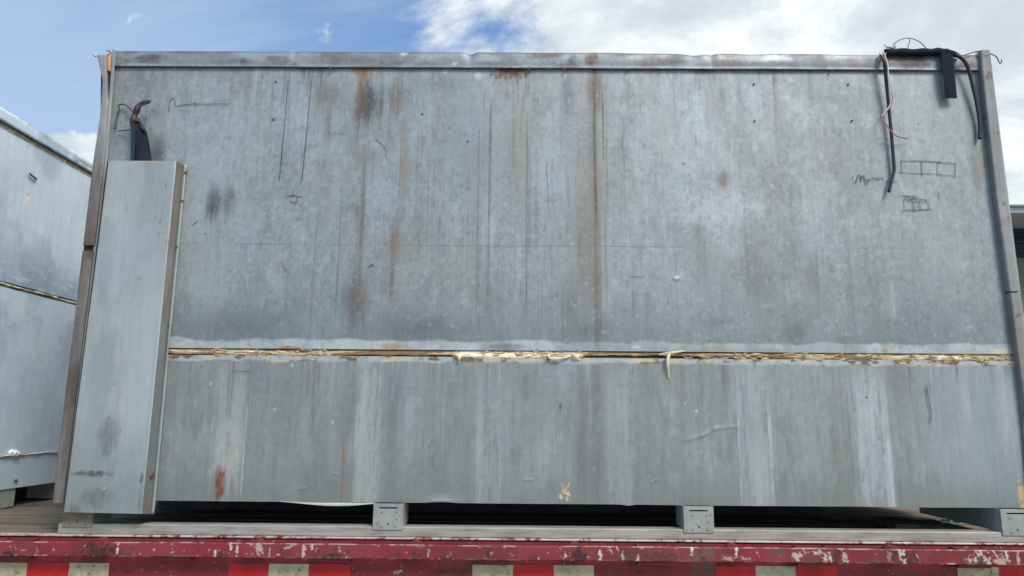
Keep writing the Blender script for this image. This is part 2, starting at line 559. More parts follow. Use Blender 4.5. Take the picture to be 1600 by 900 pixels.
# rub rail: painted flat bar standing off the beam
rx = np.arange(-2.35, 2.35, .004); nz = 16
RX, RZ = np.meshgrid(rx, np.linspace(z_rb, z_rt, nz), indexing='ij')
p = Paint(RX.ravel(), RZ.ravel(), S(116, 42, 47))
p.blend(S(142, 42, 54), sst(p.bl, .42, .62)*.7)
p.blend(S(136, 62, 64), sst(fbm(p.u*6, p.v*8, 44), .5, .68)*.5)
p.blend(S(112, 40, 46), sst(fbm(p.u*11, p.v*9, 46), .6, .72)*.55)
sl = fbm(p.u*95+p.v*46, p.v*11, 51, 3)
p.blend(S(204, 190, 186), sst(sl, .73, .76)*sst(fbm(p.u*6, p.v*22, 55), .46, .56)*.95)
p.blend(S(72, 44, 42), sst(fbm(p.u*80, p.v*64, 61, 4), .70, .77)*.6)
p.blend(S(196, 180, 174), sst(fbm(p.u*44, p.v*90, 57, 3), .76, .80)*.6)
edge = np.minimum(z_rt-p.v, p.v-z_rb)
p.blend(S(186, 160, 154), (1-sst(edge, 0, .004))*sst(fbm(p.u*24, p.v*3, 63), .46, .6)*.8)
for x0, x1, y0, y1, c, a in ((130, 178, 851, 873, (44, 34, 34), 1), (500, 540, 862, 874, (70, 46, 40), .9), (640, 662, 860, 876, (78, 50, 42), .9),
                             (755, 770, 862, 874, (60, 40, 38), .9), (892, 916, 858, 880, (44, 32, 32), .95), (962, 1003, 862, 880, (84, 60, 42), 1),
                             (1004, 1064, 864, 881, (78, 54, 40), 1), (1085, 1124, 856, 884, (104, 84, 74), .9), (1208, 1224, 858, 866, (90, 70, 60), .9),
                             (1237, 1252, 862, 878, (206, 196, 184), .9), (1272, 1284, 858, 868, (214, 204, 196), .9), (1286, 1300, 866, 881, (206, 200, 190), .95),
                             (1300, 1310, 858, 882, (66, 44, 42), .95), (1316, 1326, 866, 880, (200, 190, 186), .9), (1386, 1396, 864, 880, (190, 150, 140), .8),
                             (1394, 1440, 857, 884, (58, 36, 38), .8), (1410, 1417, 874, 886, (210, 204, 200), .9), (1470, 1492, 880, 888, (212, 202, 198), .95),
                             (1508, 1518, 872, 888, (200, 186, 180), .9), (1520, 1545, 864, 886, (208, 198, 186), .95), (1528, 1536, 868, 884, (60, 44, 40), 1),
                             (1552, 1575, 868, 885, (200, 180, 164), .85), (1588, 1594, 862, 886, (200, 180, 160), .9), (1130, 1150, 869, 880, (196, 180, 176), .7),
                             (400, 412, 850, 870, (196, 184, 182), .8), (470, 478, 852, 872, (204, 190, 188), .9), (418, 424, 858, 872, (204, 196, 194), .9),
                             (528, 533, 852, 866, (208, 200, 190), .9), (668, 672, 858, 874, (204, 196, 194), .8), (840, 844, 866, 880, (214, 206, 204), .9)):
    if sum(c) > 400: p.pflake(x0+1, x1-1, y0, y1-1, S(*c), Y=RAIL_Y, a=a*.8, skew=70, amp=1.7, f=1.2)
    else: p.pflake(x0-2, x1+2, y0-2, y1+2, S(*c), Y=RAIL_Y, a=a*.9, amp=1.7, soft=.4, f=1.2)
rr_ = random.Random(3)
for i in range(22):                                    # diagonal scrapes through the paint
    x, y = rr_.uniform(-20, 1620), rr_.uniform(-6, 8)
    yc = 855+(x-800)*.0105+8+y
    ww, hh = rr_.uniform(1.2, 2.6), rr_.uniform(4, 11)
    p.pflake(x-ww, x+ww, yc-hh, yc+hh, S(*rr_.choice([(206, 194, 188), (196, 176, 172), (214, 206, 202), (92, 58, 50)])), Y=RAIL_Y, a=.9, skew=150, f=1.2, amp=1.2)
for i in range(20):
    x = rr_.uniform(-20, 1620); ww = rr_.uniform(4, 12)
    p.pflake(x-ww, x+ww, 855+(x-800)*.0105+13, 855+(x-800)*.0105+21, S(*rr_.choice([(74, 48, 42), (92, 62, 46), (60, 40, 38)])), Y=RAIL_Y, a=.85, amp=1.7, soft=.3)
wv = lambda x: .004*(fbm(x*1.7, x*0, 71, 3)-.5)
prof = [(0.012, 0), (0.0, 0.0)]
PR = np.stack([RX, RAIL_Y + wv(RX)*1.5 + .0006*(fbm(RX*20, RZ*30, 3)-.5), RZ+wv(RX)+.002*(fbm(RX*9, RX*0, 77)-.5)*(RZ > (z_rt+z_rb)/2)], -1)
rub = grid('rub_rail', PR, p.c, M_PAINT, trailer, thick=.011)
for a, b in ((TX0, -2.352), (2.346, TX1)):
    obj('rub_rail', MB().box(a, b, RAIL_Y, RAIL_Y+.011, z_rb, z_rt), M_STEEL_RED, trailer)


def world_x(px, py, Y): return at(px, py, Y)[0]


for i in range(-2, 9):
    xs = world_x(270+250.8*i, 855, RAIL_Y)           # stake pockets
    if abs(xs) < 4.5:
        w = .052
        ya, yb_ = RAIL_Y+.013, YB-.001
        prof = [(xs-w-.008, yb_), (xs-w-.008, ya), (xs+w+.008, ya), (xs+w+.008, yb_), (xs+w, yb_), (xs+w, ya+.006), (xs-w, ya+.006), (xs-w, yb_)]
        mb = prism(prof, z_rb-.015, z_rt+.003)
        obj('stake_pocket', mb, M_STEEL_RED, trailer, bevel=.0015)
    xs = world_x(147+250.8*i, 855, RAIL_Y)           # pipe spools
    if abs(xs) < 4.5:
        zc = (z_rt+z_rb)/2
        obj('pipe_spool', MB().tube([(xs, RAIL_Y+.0125, zc), (xs, YB-.001, zc)], .034, 16), M_STEEL_RED, trailer)
# reflective tape on the beam
def tape(x0, x1, red):
    zt = Z_DECK-.0815; zt = at((x0+x1)/2, 882.2+ (x0+x1)/2*.0047-3.4, YB)[2]
    a, b = world_x(x0, 890, YB), world_x(x1, 890, YB)
    mb = MB().box(a+.0006, b-.0006, YB-.0032, YB-.0014, zt-.051, zt)
    obj('reflective_tape', mb, M_TAPE_RED if red else M_TAPE_WHITE, trailer)
for x0, x1, r in ((-20, 43, 0), (43, 108, 1), (108, 171, 0), (358, 420, 1), (420, 483, 0), (483, 548, 1), (738, 802, 0), (802, 865, 1), (865, 928, 0),
                  (1118, 1180, 1), (1180, 1243, 0), (1243, 1307, 1), (1495, 1560, 0), (1560, 1624, 1)):
    tape(x0, x1, r)
obj('sticker', MB().hexa([at(614, 893, YB-.003), at(629, 889, YB-.003), at(629, 894, YB-.003), at(615, 898, YB-.003)],
                         [at(614, 893, YB-.0015), at(629, 889, YB-.0015), at(629, 894, YB-.0015), at(615, 898, YB-.0015)]), M_ALU, trailer)

# ------------------------------------------------------------------ main container
box = thing('metal_container', 'large weathered grey container with a long vertical duct cover on its left edge',
            'container', (0.1, 1.16, Z_DECK), 'insulated containers carried on the trailer')


def warp(x, z):
    """slight oil-canning of the sheets (metres, towards the camera negative)"""
    return -.0045*(fbm(x*1.6, z*1.3, 81, 3)-.5) - .0016*(fbm(x*7, z*3, 83, 3)-.5)


U = S
# ---- upper panel
STEP = .0042
ux = np.arange(XL, XR, STEP); uz = np.arange(Z_S0, Z_TRIM+.02, STEP)
UX, UZ = np.meshgrid(ux, uz, indexing='ij')
p = Paint(UX.ravel(), UZ.ravel(), S(150, 161, 166))
wide = fbm(p.u*2.3, p.v*1.1, 91, 4)
p.blend(S(160, 173, 180), sst(wide, .40, .64)*.75)
p.blend(S(137, 148, 151), sst(fbm(p.u*3.1, p.v*1.2, 95, 4), .48, .68)*.6)
p.blend(S(146, 146, 143), sst(fbm(p.u*6, p.v*2.2, 97, 4), .52, .70)*.45)
smear = fbm(p.u*11 + .8*wide, p.v*7, 98, 5, .62)
p.blend(S(170, 182, 188), sst(smear, .52, .74)*.36)
p.blend(S(128, 138, 141), sst(fbm(p.u*15, p.v*8, 100, 5, .62), .53, .76)*.36)
p.blend(S(176, 188, 194), sst(fbm(p.u*34, p.v*24, 102, 4, .65), .56, .78)*.34)
p.blend(S(118, 126, 128), sst(fbm(p.u*42, p.v*26, 104, 4, .65), .58, .78)*.36)
p.mul(.95 + .17*(p.st-.5) + .15*(p.stf-.5) + .34*(p.fine-.5) + .16*(p.gr-.5))
zt_, zb_ = Z_TRIM, Z_S0
h = (p.v-zb_)/(zt_-zb_)
# dirt and weaker sky reflection painted along the bottom, stronger reflection up and left
p.blend(S(106, 120, 127), (1-sst(h+.18*(wide-.5)+.25*(p.bl-.5), .0, .30))*.50)
BR, BR2, TAN, PUR, BLU, DK = S(96, 90, 86), S(118, 110, 102), S(142, 131, 114), S(126, 124, 128), S(162, 180, 196), S(112, 124, 134)
for a in [
    # x0, x1, y0, y1, colour, strength, soft, amp, kind
    (200, 430, 130, 520, S(166, 182, 190), .5, .8, .5, 'bl'),  # lighter left field, sky reflection put into the colour
    (655, 800, 110, 330, S(132, 148, 160), .6, .6, .6, 'mix'),
    (640, 650, 120, 380, BLU, .75, .5, .5, 'st'), (566, 628, 235, 365, BLU, .8, .5, .6, 'mix'),
    (505, 530, 180, 260, BLU, .7, .5, .5, 'mix'), (1060, 1130, 112, 235, BLU, .75, .6, .8, 'mix'), (1150, 1200, 112, 190, BLU, .6, .6, .8, 'mix'),
    (1030, 1075, 262, 320, BLU, .85, .5, .6, 'mix'), (1050, 1200, 290, 365, S(172, 190, 202), .75, .6, .9, 'f'), (820, 900, 190, 330, S(158, 176, 194), .55, .6, .6, 'mix'),
    (1000, 1060, 150, 250, S(150, 162, 166), .5, .6, .7, 'mix'), (430, 500, 110, 260, S(162, 184, 200), .5, .8, .5, 'mix'),
    (870, 902, 104, 190, DK, .85, .6, .7, 'mix'), (640, 740, 108, 150, S(112, 126, 136), .55, .7, .7, 'mix'),
    (543, 604, 118, 204, BR, .95, .45, .85, 'st'), (560, 590, 120, 190, S(84, 76, 76), .7, .5, .8, 'st'), (603, 640, 118, 192, BR2, .85, .5, .95, 'st'), (484, 540, 120, 175, BR2, .65, .6, .95, 'st'),
    (505, 520, 130, 240, BR2, .5, .6, .9, 'st'), (548, 585, 226, 262, TAN, .5, .5, .9, 'mix'), (610, 632, 100, 160, BR2, .4, .7, .9, 'st'),
    (534, 582, 415, 525, S(112, 100, 96), .85, .5, .9, 'st'), (606, 628, 335, 415, S(134, 116, 96), .85, .45, .8, 'st'), (606, 618, 400, 475, S(112, 96, 100), .8, .5, .8, 'st'),
    (622, 640, 170, 350, TAN, .6, .5, .7, 'st'), (560, 572, 195, 480, S(126, 112, 100), .6, .5, .8, 'st'), (552, 564, 310, 345, S(124, 112, 104), .7, .5, .7, 'mix'),
    (788, 830, 120, 330, S(146, 142, 130), .5, .6, .8, 'st'), (880, 955, 118, 560, S(136, 132, 122), .55, .7, .7, 'st'), (896, 926, 270, 480, S(126, 122, 122), .5, .6, .7, 'st'),
    (876, 900, 420, 520, S(116, 116, 112), .5, .7, .8, 'st'),
    (915, 945, 90, 190, S(112, 98, 82), .85, .6, .6, 'st'), (1100, 1128, 130, 200, S(140, 140, 140), .7, .5, .8, 'mix'), (1122, 1134, 132, 162, S(128, 118, 108), .8, .5, .8, 'mix'),
    (1118, 1142, 262, 298, S(122, 112, 100), .85, .5, .8, 'mix'), (1150, 1196, 330, 480, S(118, 114, 120), .8, .6, .8, 'mix'), (1082, 1112, 330, 470, S(126, 124, 126), .7, .6, .8, 'st'),
    (1040, 1064, 340, 365, S(124, 128, 128), .6, .5, .7, 'mix'), (1078, 1100, 345, 370, S(120, 112, 104), .6, .5, .8, 'mix'), (1010, 1030, 330, 365, S(124, 126, 122), .6, .5, .8, 'mix'),
    (1252, 1284, 380, 470, S(122, 116, 124), .8, .55, .8, 'st'), (1294, 1308, 408, 430, S(112, 106, 116), .75, .5, .8, 'mix'), (1222, 1264, 496, 545, S(104, 102, 106), .8, .6, .9, 'mix'),
    (1290, 1350, 518, 546, S(118, 112, 112), .6, .6, .9, 'mix'), (1085, 1150, 490, 520, S(116, 114, 116), .6, .6, .9, 'mix'), (1374, 1402, 420, 505, S(178, 192, 200), .45, .4, 1.0, 'f'),
    (1378, 1392, 380, 500, S(122, 130, 134), .6, .6, .7, 'st'), (1515, 1536, 190, 340, S(120, 112, 104), .65, .6, .9, 'mix'), (1500, 1534, 100, 220, S(108, 118, 122), .55, .6, .8, 'st'),
    (1206, 1214, 108, 140, S(92, 72, 66), .8, .6, .7, 'st'), (1200, 1230, 108, 240, S(140, 138, 138), .5, .6, .8, 'st'), (1300, 1380, 260, 300, S(132, 146, 150), .5, .7, .8, 'mix'),
    (1390, 1530, 110, 230, S(142, 154, 158), .6, .7, .7, 'mix'), (1400, 1520, 330, 500, S(150, 166, 174), .5, .8, .6, 'bl'), (1463, 1470, 296, 314, S(146, 116, 84), .8, .5, .6, 'mix'),
    (318, 350, 284, 346, S(84, 90, 90), .9, .55, .75, 'mix'), (344, 372, 280, 340, S(108, 114, 112), .75, .6, .8, 'mix'), (320, 336, 308, 340, S(72, 76, 76), .6, .6, .6, 'mix'),
    (232, 262, 205, 268, S(62, 70, 78), .85, .8, .4, 'mix'), (276, 292, 240, 270, S(142, 112, 104), .55, .6, .9, 'mix'), (184, 262, 244, 262, S(116, 118, 120), .5, .7, .8, 'mix'),
    (268, 470, 470, 545, S(98, 112, 120), .65, .8, .6, 'bl'), (560, 745, 480, 545, S(94, 108, 116), .75, .8, .7, 'mix'), (880, 960, 495, 540, S(100, 112, 118), .55, .8, .8, 'mix'),
    (496, 514, 338, 352, S(150, 138, 120), .6, .4, .6, 'mix'), (498, 512, 290, 304, S(144, 142, 140), .5, .4, .6, 'mix'), (280, 360, 340, 480, S(142, 158, 164), .5, .8, .7, 'bl'),
    (240, 262, 190, 250, S(112, 122, 130), .5, .9, .3, 'bl'),
    # rust at the trim
    (548, 588, 100, 126, S(164, 134, 98), .8, .5, .6, 'mix'), (556, 576, 104, 120, S(146, 108, 76), .5, .5, .8, 'mix'),
    (772, 826, 98, 127, S(104, 70, 62), .9, .5, .8, 'mix'), (1078, 1120, 100, 117, S(122, 94, 76), .85, .4, .6, 'f'), (460, 520, 98, 116, S(112, 100, 98), .7, .5, .8, 'f'),
    (742, 752, 112, 126, S(202, 208, 208), .7, .25, .7, 'f'), (690, 700, 108, 116, S(196, 204, 206), .7, .3, .7, 'f'),
]:
    x0, x1, y0, y1, cc, al = a[:6]
    if cc is BLU: al *= .5
    elif x0 > 1000 and y0 > 300: al *= .62; cc = cc*.7 + np.full(3, cc.mean())*.3
    else: cc = cc*.72 + np.full(3, cc.mean())*.28
    gx, gy = (x1-x0)*.28, (y1-y0)*.22
    p.pblob(x0-gx, x1+gx, y0-gy, y1+gy, cc, a=al*.40, soft=1.0, amp=.7, kind='mix')
    p.pblob(x0, x1, y0, y1, cc, a=al*.92, soft=a[6]*1.1, amp=a[7], kind=a[8])
    if cc.mean() < S(136, 136, 136).mean() and cc is not BLU and y0 < 480:
        A, B_ = at(x0, (y0+y1)/2), at(x1, (y0+y1)/2)
        p.drip(A[0], B_[0], A[2], (at(x0, y0)[2]-at(x0, y1)[2])*1.1+.06, cc*.95, al*.5)
# the long brown run under the trim joint and fine hair runs
for x0, x1, y0, y1, c, a in ((921, 938, 108, 470, (128, 120, 110), .45), (927, 933.5, 108, 545, (110, 100, 88), .5), (928.5, 931.5, 150, 345, (82, 73, 64), .8), (941, 943.5, 145, 250, (100, 88, 76), .8), (947, 949, 150, 330, (112, 100, 88), .7),
                             (936, 939, 350, 545, (112, 104, 96), .6), (946, 948, 330, 470, (96, 102, 104), .6), (745.5, 747.5, 200, 480, (100, 112, 118), .75), (763, 765, 160, 480, (86, 94, 98), .8),
                             (766.5, 768, 150, 330, (98, 106, 112), .7), (731, 732.5, 250, 380, (108, 120, 126), .6), (563, 565, 250, 520, (104, 96, 92), .8), (554, 556, 330, 480, (112, 108, 104), .6),
                             (527, 529, 330, 500, (96, 100, 102), .8), (488, 490, 350, 540, (104, 110, 114), .6), (667, 669, 260, 400, (112, 122, 128), .6), (822, 824, 180, 480, (100, 104, 102), .75),
                             (827, 828.5, 200, 400, (110, 114, 112), .6), (801, 803, 130, 260, (118, 114, 104), .6), (1210, 1212, 108, 220, (110, 106, 104), .6), (1278, 1280, 390, 490, (104, 102, 108), .7),
                             (1052, 1053.5, 120, 180, (92, 96, 98), .6), (1330, 1333, 380, 540, (120, 132, 138), .6), (1165, 1167, 300, 480, (108, 106, 110), .5), (988, 990, 440, 480, (90, 98, 102), .7),
                             (878, 880, 440, 540, (106, 110, 110), .5), (846, 848, 430, 540, (116, 124, 126), .5), (1428, 1430, 380, 540, (120, 130, 136), .5)):
    c = S(*c); c = c*.75+c.mean()*.25
    p.prect(x0, x1, y0, y1, c, a=a*.85, su=.0024, sv=.06, amp=.7)
rd = random.Random(21)
for i in range(70):                                    # thin runs starting at the trim joint
    x = rd.uniform(180, 1530); w = rd.choice([1.2, 1.6, 2.4, 5, 9])
    A, B_ = at(x-w, 109), at(x+w, 109)
    p.drip(A[0], B_[0], Z_TRIM+.002, rd.uniform(.05, .45), S(*rd.choice([(98, 100, 102), (112, 106, 100), (120, 124, 126), (176, 186, 190)])), rd.uniform(.3, .75))
for i in range(46):                                    # long hair-thin runs down the middle of the sheet
    x = rd.gauss(760, 190); y = rd.uniform(110, 330)
    A, B_ = at(x-1.1, y), at(x+1.1, y)
    p.drip(A[0], B_[0], A[2], rd.uniform(.25, .8), S(*rd.choice([(96, 98, 98), (106, 100, 92), (112, 114, 112)])), rd.uniform(.4, .8))
for x, w, l, c, a_ in ((567, 10, .30, (150, 112, 78), .6), (795, 22, .16, (112, 72, 60), .75), (490, 26, .12, (104, 92, 86), .6), (1098, 16, .12, (122, 90, 70), .6), (930, 7, .5, (96, 84, 72), .6), (640, 12, .35, (110, 104, 98), .5)):
    A, B_ = at(x-w, 110), at(x+w, 110)
    p.drip(A[0], B_[0], Z_TRIM+.004, l, S(*c), a_)
p.pflake(774, 822, 106, 124, S(108, 64, 54), a=.75, amp=1.6, soft=.4)
p.pflake(552, 584, 104, 120, S(156, 112, 74), a=.6, amp=1.7, soft=.5)
p.blend(S(112, 116, 116), sst(fbm(p.u*150, p.v*110, 108, 2), .70, .86)*.3)
p.blend(S(184, 194, 198), sst(fbm(p.u*150, p.v*120, 110, 2), .72, .88)*.28)
# faint horizontal crease and scratches
zc = at(900, 385)[2]
p.blend(S(106, 118, 124), (1-sst(np.abs(p.v-zc+.004*(vnoise(p.u*3, p.u*0, 4)-.5)), .001, .0035))*.55*sst(fbm(p.u*2.5, p.v*0, 101), .34, .5))
p.blend(S(176, 190, 200), sst(fbm(p.u*46, p.v*46, 103, 4, .7), .66, .80)*.35)
p.blend(S(104, 112, 116), sst(fbm(p.u*64+p.v*22, p.v*58, 105, 4, .7), .68, .80)*.5*sst(fbm(p.u*2, p.v*2, 106), .45, .6))
# whitish peeled zone just above the seam
hz = at(600, 531)[2]
pe = sst(p.v + .016*(fbm(p.u*9, p.u*0, 107)-.5)*2, hz-.006, hz+.004)
zone = 1-pe
xs_ = p.u
zone = zone*np.where(xs_ < at(745, 540)[0], .9, .45+.4*sst(fbm(p.u*5, p.u*0, 109), .45, .6))
p.blend(S(190, 200, 207), zone*np.clip(.70+1.1*(p.fine-.42)+.9*(p.bl-.5), 0, 1))
for a in ((592, 634, 535, 548, (176, 152, 110), .95), (430, 474, 540, 548, (160, 112, 66), .85), (370, 395, 541, 548, (190, 176, 150), .7), (1378, 1388, 543, 553, (170, 140, 104), .9), (1540, 1584, 543, 556, (206, 202, 186), .95),
          (1470, 1560, 546, 556, (176, 170, 154), .6), (985, 1000, 539, 545, (206, 212, 216), .8), (1080, 1160, 543, 552, (170, 150, 132), .6), (760, 830, 536, 548, (124, 116, 116), .7),
          (1160, 1230, 544, 552, (150, 138, 126), .6)):
    p.pblob(*a[:4], S(*a[4]), a=a[5], soft=.4, amp=.6, kind='f')
p.pblob(1051, 1060, 433, 437, S(210, 216, 220), a=.7, soft=.4, amp=.5, kind='f')
UW = warp(UX, UZ)
dent = lambda x0, y0, rx_, rz_, d: d*np.exp(-(((UX-at(x0, y0)[0])/rx_)**2+((UZ-at(x0, y0)[2])/rz_)**2))
UW = UW + dent(1056, 435, .014, .008, -.004) + dent(1320, 470, .25, .2, .004) + dent(700, 420, .3, .25, .004)
PU = np.stack([UX, UW, UZ], -1)
upper = grid('upper_panel', PU, p.c, M_SHEET, box, thick=.0)
# ---- lower panel
lz = np.arange(ZB-.002, Z_S1+.010, STEP)
LX, LZ = np.meshgrid(ux, lz, indexing='ij')
p = Paint(LX.ravel(), LZ.ravel(), S(141, 149, 151))
p.blend(S(150, 160, 165), sst(fbm(p.u*2.6, p.v*1.2, 111, 4), .45, .62)*.6)
p.blend(S(131, 137, 136), sst(fbm(p.u*4, p.v*1.4, 113, 4), .5, .66)*.55)
p.blend(S(160, 170, 175), sst(fbm(p.u*16, p.v*7, 114, 5, .62), .55, .72)*.4)
p.blend(S(122, 129, 130), sst(fbm(p.u*20, p.v*8, 116, 5, .62), .56, .72)*.4)
p.mul(1 + .22*(p.st-.5) + .20*(p.stf-.5) + .24*(p.fine-.5) + .14*(p.gr-.5))
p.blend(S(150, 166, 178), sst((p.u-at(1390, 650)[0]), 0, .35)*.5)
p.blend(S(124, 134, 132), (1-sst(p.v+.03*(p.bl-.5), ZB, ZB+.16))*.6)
for x0, x1, y0, y1, c, a, k in (
        (342, 384, 566, 640, (158, 166, 172), .7, 'st'), (330, 378, 640, 780, (152, 162, 168), .55, 'st'), (336, 374, 668, 745, (190, 196, 200), .75, 'mix'), (355, 375, 575, 610, (150, 146, 140), .5, 'mix'),
        (552, 598, 570, 790, (160, 166, 170), .8, 'st'), (556, 572, 580, 720, (176, 184, 190), .6, 'st'), (598, 624, 566, 790, (112, 126, 132), .7, 'st'), (530, 552, 580, 785, (124, 132, 132), .5, 'st'),
        (742, 790, 570, 790, (158, 172, 182), .7, 'st'), (745, 760, 640, 780, (176, 190, 200), .6, 'st'), (776, 800, 600, 680, (140, 152, 160), .5, 'mix'), (700, 740, 640, 720, (130, 136, 136), .6, 'st'),
        (898, 944, 568, 790, (118, 124, 122), .7, 'st'), (945, 996, 568, 792, (148, 158, 170), .8, 'st'), (955, 990, 600, 650, (160, 168, 178), .5, 'mix'), (928, 938, 560, 790, (112, 112, 106), .6, 'st'),
        (1152, 1206, 575, 795, (156, 172, 184), .8, 'st'), (1160, 1190, 590, 615, (170, 184, 196), .5, 'mix'), (1170, 1200, 700, 795, (170, 184, 194), .5, 'st'),
        (1334, 1392, 578, 798, (164, 180, 194), .8, 'st'), (1342, 1372, 600, 680, (182, 196, 208), .8, 'mix'), (1350, 1380, 690, 730, (178, 192, 206), .5, 'mix'), (1380, 1394, 700, 798, (178, 192, 206), .5, 'st'),
        (1504, 1512, 570, 650, (190, 202, 210), .6, 'st'), (1560, 1598, 600, 700, (166, 182, 194), .6, 'st'), (860, 900, 570, 600, (140, 158, 172), .6, 'mix')):
    c = np.array(c)*.55 + np.array((178, 185, 184) if sum(c) > 440 else (122, 126, 124))*.45
    if x0 in (742, 945, 1152, 745, 955): a *= .62
    p.prect(x0, x1, y0, y1, S(*c), a=min(.9, a*(.84 if sum(c) > 480 else .75)), su=.022, sv=.10, kind='mix' if k == 'st' and x0 % 2 else k, amp=1.7)
for x in (328, 384, 552.5, 598, 742, 789, 944, 997, 1152, 1207, 1334, 1393):
    p.prect(x-1, x+1, 570, 790, S(104, 118, 124), a=.3, su=.003, sv=.05, amp=1.2)
for x in (1155, 1203, 1206, 1391, 1388, 381): p.prect(x-.8, x+.8, 640, 790, S(196, 208, 218), a=.6, su=.0016, sv=.05, amp=1.2)
p.pblob(331, 356, 722, 788, S(130, 88, 64), a=.95, soft=.45, amp=1.0, kind='st')
p.pblob(336, 350, 745, 785, S(116, 70, 46), a=.6, soft=.4, amp=.9, kind='f')
p.pblob(345, 372, 680, 735, S(176, 150, 130), a=.35, soft=.6, amp=1.0, kind='f')
p.prect(535, 537.5, 690, 786, S(142, 112, 88), a=.8, su=.003, sv=.03)
for x, y, w, h_, c in ((876, 776, 3.5, 4.5, (226, 216, 184)), (883, 766, 3, 5, (206, 186, 140)), (888, 772, 2.4, 4, (222, 208, 172)), (880, 762, 2.5, 5, (196, 172, 128)), (889, 757, 1.6, 3.5, (214, 200, 166)), (878, 770, 2, 3, (190, 164, 118)), (886, 779, 1.8, 2.5, (216, 202, 166))):
    p.pflake(x-w*1.2, x+w*1.2, y-h_*1.2, y+h_*1.2, S(*c), a=.92, amp=1.3, f=1.5)
p.pflake(1590, 1604, 752, 800, S(206, 184, 140), a=.9, amp=1.8)
p.pblob(873, 878, 627, 643, S(84, 84, 78), a=.7, soft=.4, amp=.6, kind='st')
p.pblob(1440, 1500, 770, 800, S(146, 132, 112), a=.3, soft=.6, amp=.9, kind='mix')
for x, y in ((457, 571), (1353, 621), (1070, 630), (1088, 642), (330, 600), (430, 640), (520, 660)):
    p.pblob(x-2.4, x+2.4, y-3, y+3, S(200, 206, 210) if x != 1353 else S(70, 76, 82), a=.9, soft=.4, amp=.2, kind='f')
for i in range(60):
    x = rd.uniform(250, 1590); w = rd.choice([1.2, 1.6, 2.4, 6])
    A, B_ = at(x-w, 566), at(x+w, 566)
    p.drip(A[0], B_[0], Z_S1-.008, rd.uniform(.05, .4), S(*rd.choice([(102, 106, 108), (112, 106, 98), (176, 184, 188)])), rd.uniform(.3, .7))
# torn bluish-white top lip
zl = at(700, 567)[2]
lip = sst(p.v+.008*(fbm(p.u*14, p.u*0, 121)-.5)*2, zl-.002, zl+.006)
p.blend(S(182, 193, 200), lip*np.clip(.6+1.1*(p.fine-.4), 0, 1))
p.blend(S(112, 92, 76), lip*sst(fbm(p.u*22, p.v*40, 123), .56, .66)*.9)
p.blend(S(206, 194, 164), lip*sst(fbm(p.u*18, p.v*50, 125), .58, .66)*.9)
LW = warp(LX, LZ)
for x in (355, 575, 766, 970, 1180, 1365):             # slight bulge over each stud behind
    LW = LW - .0022*np.exp(-((LX-at(x, 680)[0])/.05)**2)
def crease(pts, w, d):
    global LW
    P = [at(*q) for q in pts]
    for a, b in zip(P[:-1], P[1:]):
        ax, az, bx_, bz_ = a[0], a[2], b[0], b[2]
        L2 = (bx_-ax)**2+(bz_-az)**2
        t = np.clip(((LX-ax)*(bx_-ax)+(LZ-az)*(bz_-az))/L2, 0, 1)
        dist = np.hypot(LX-ax-t*(bx_-ax), LZ-az-t*(bz_-az))
        side = np.sign((bx_-ax)*(LZ-az)-(bz_-az)*(LX-ax))
        LW = LW - d*np.exp(-(dist/w)**2)*(1+.8*side)
crease([(1072, 690), (1100, 682), (1118, 672), (1150, 668)], .014, .0009)
crease([(468, 765), (480, 764), (486, 758)], .005, .0014)
crease([(1018, 754), (1030, 750)], .005, .0012)
crease([(818, 750), (832, 750)], .004, .0012)
crease([(520, 740), (530, 743)], .004, .0012)
LW = LW - .006*np.exp(-((LX-at(690, 785)[0])/.07)**2-((LZ-ZB)/.02)**2)
LZ2 = LZ + np.where(LZ < ZB+.01, .005*np.exp(-((LX-at(690, 785)[0])/.05)**2) - .004*np.exp(-((LX-at(982, 785)[0])/.02)**2) + .003*(fbm(LX*5, LX*0, 131)-.5), 0)
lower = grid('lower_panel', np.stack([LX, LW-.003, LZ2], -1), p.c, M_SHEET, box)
# ---- shell behind the sheets
obj('insulation_core', MB().box(XL+.01, XR-.01, .028, DEPTH-.03, ZB+.006, Z_TOP-.03), M_UNDER, box)
obj('side_panel', MB().box(XL-.028, XL+.009, .0285, DEPTH, ZB+.003, Z_TOP-.02), M_ALU, box)
obj('side_panel', MB().box(XR-.009, XR+.028, .0285, DEPTH, ZB+.003, Z_TOP-.02), M_ALU, box)
obj('rear_panel', MB().box(XL+.0095, XR-.0095, DEPTH-.029, DEPTH, ZB+.003, Z_TOP-.02), M_ALU, box)
obj('roof', MB().box(XL-.03, XR+.03, .032, DEPTH+.01, Z_TOP-.019, Z_TOP-.004), M_ALU, box)
# panel edges turned back towards the core
for za in (ZB, Z_S0+.003, Z_S1-.006): obj('panel_return', MB().box(XL, XR, .010, .0275, za, za+.003), M_ALU, box)

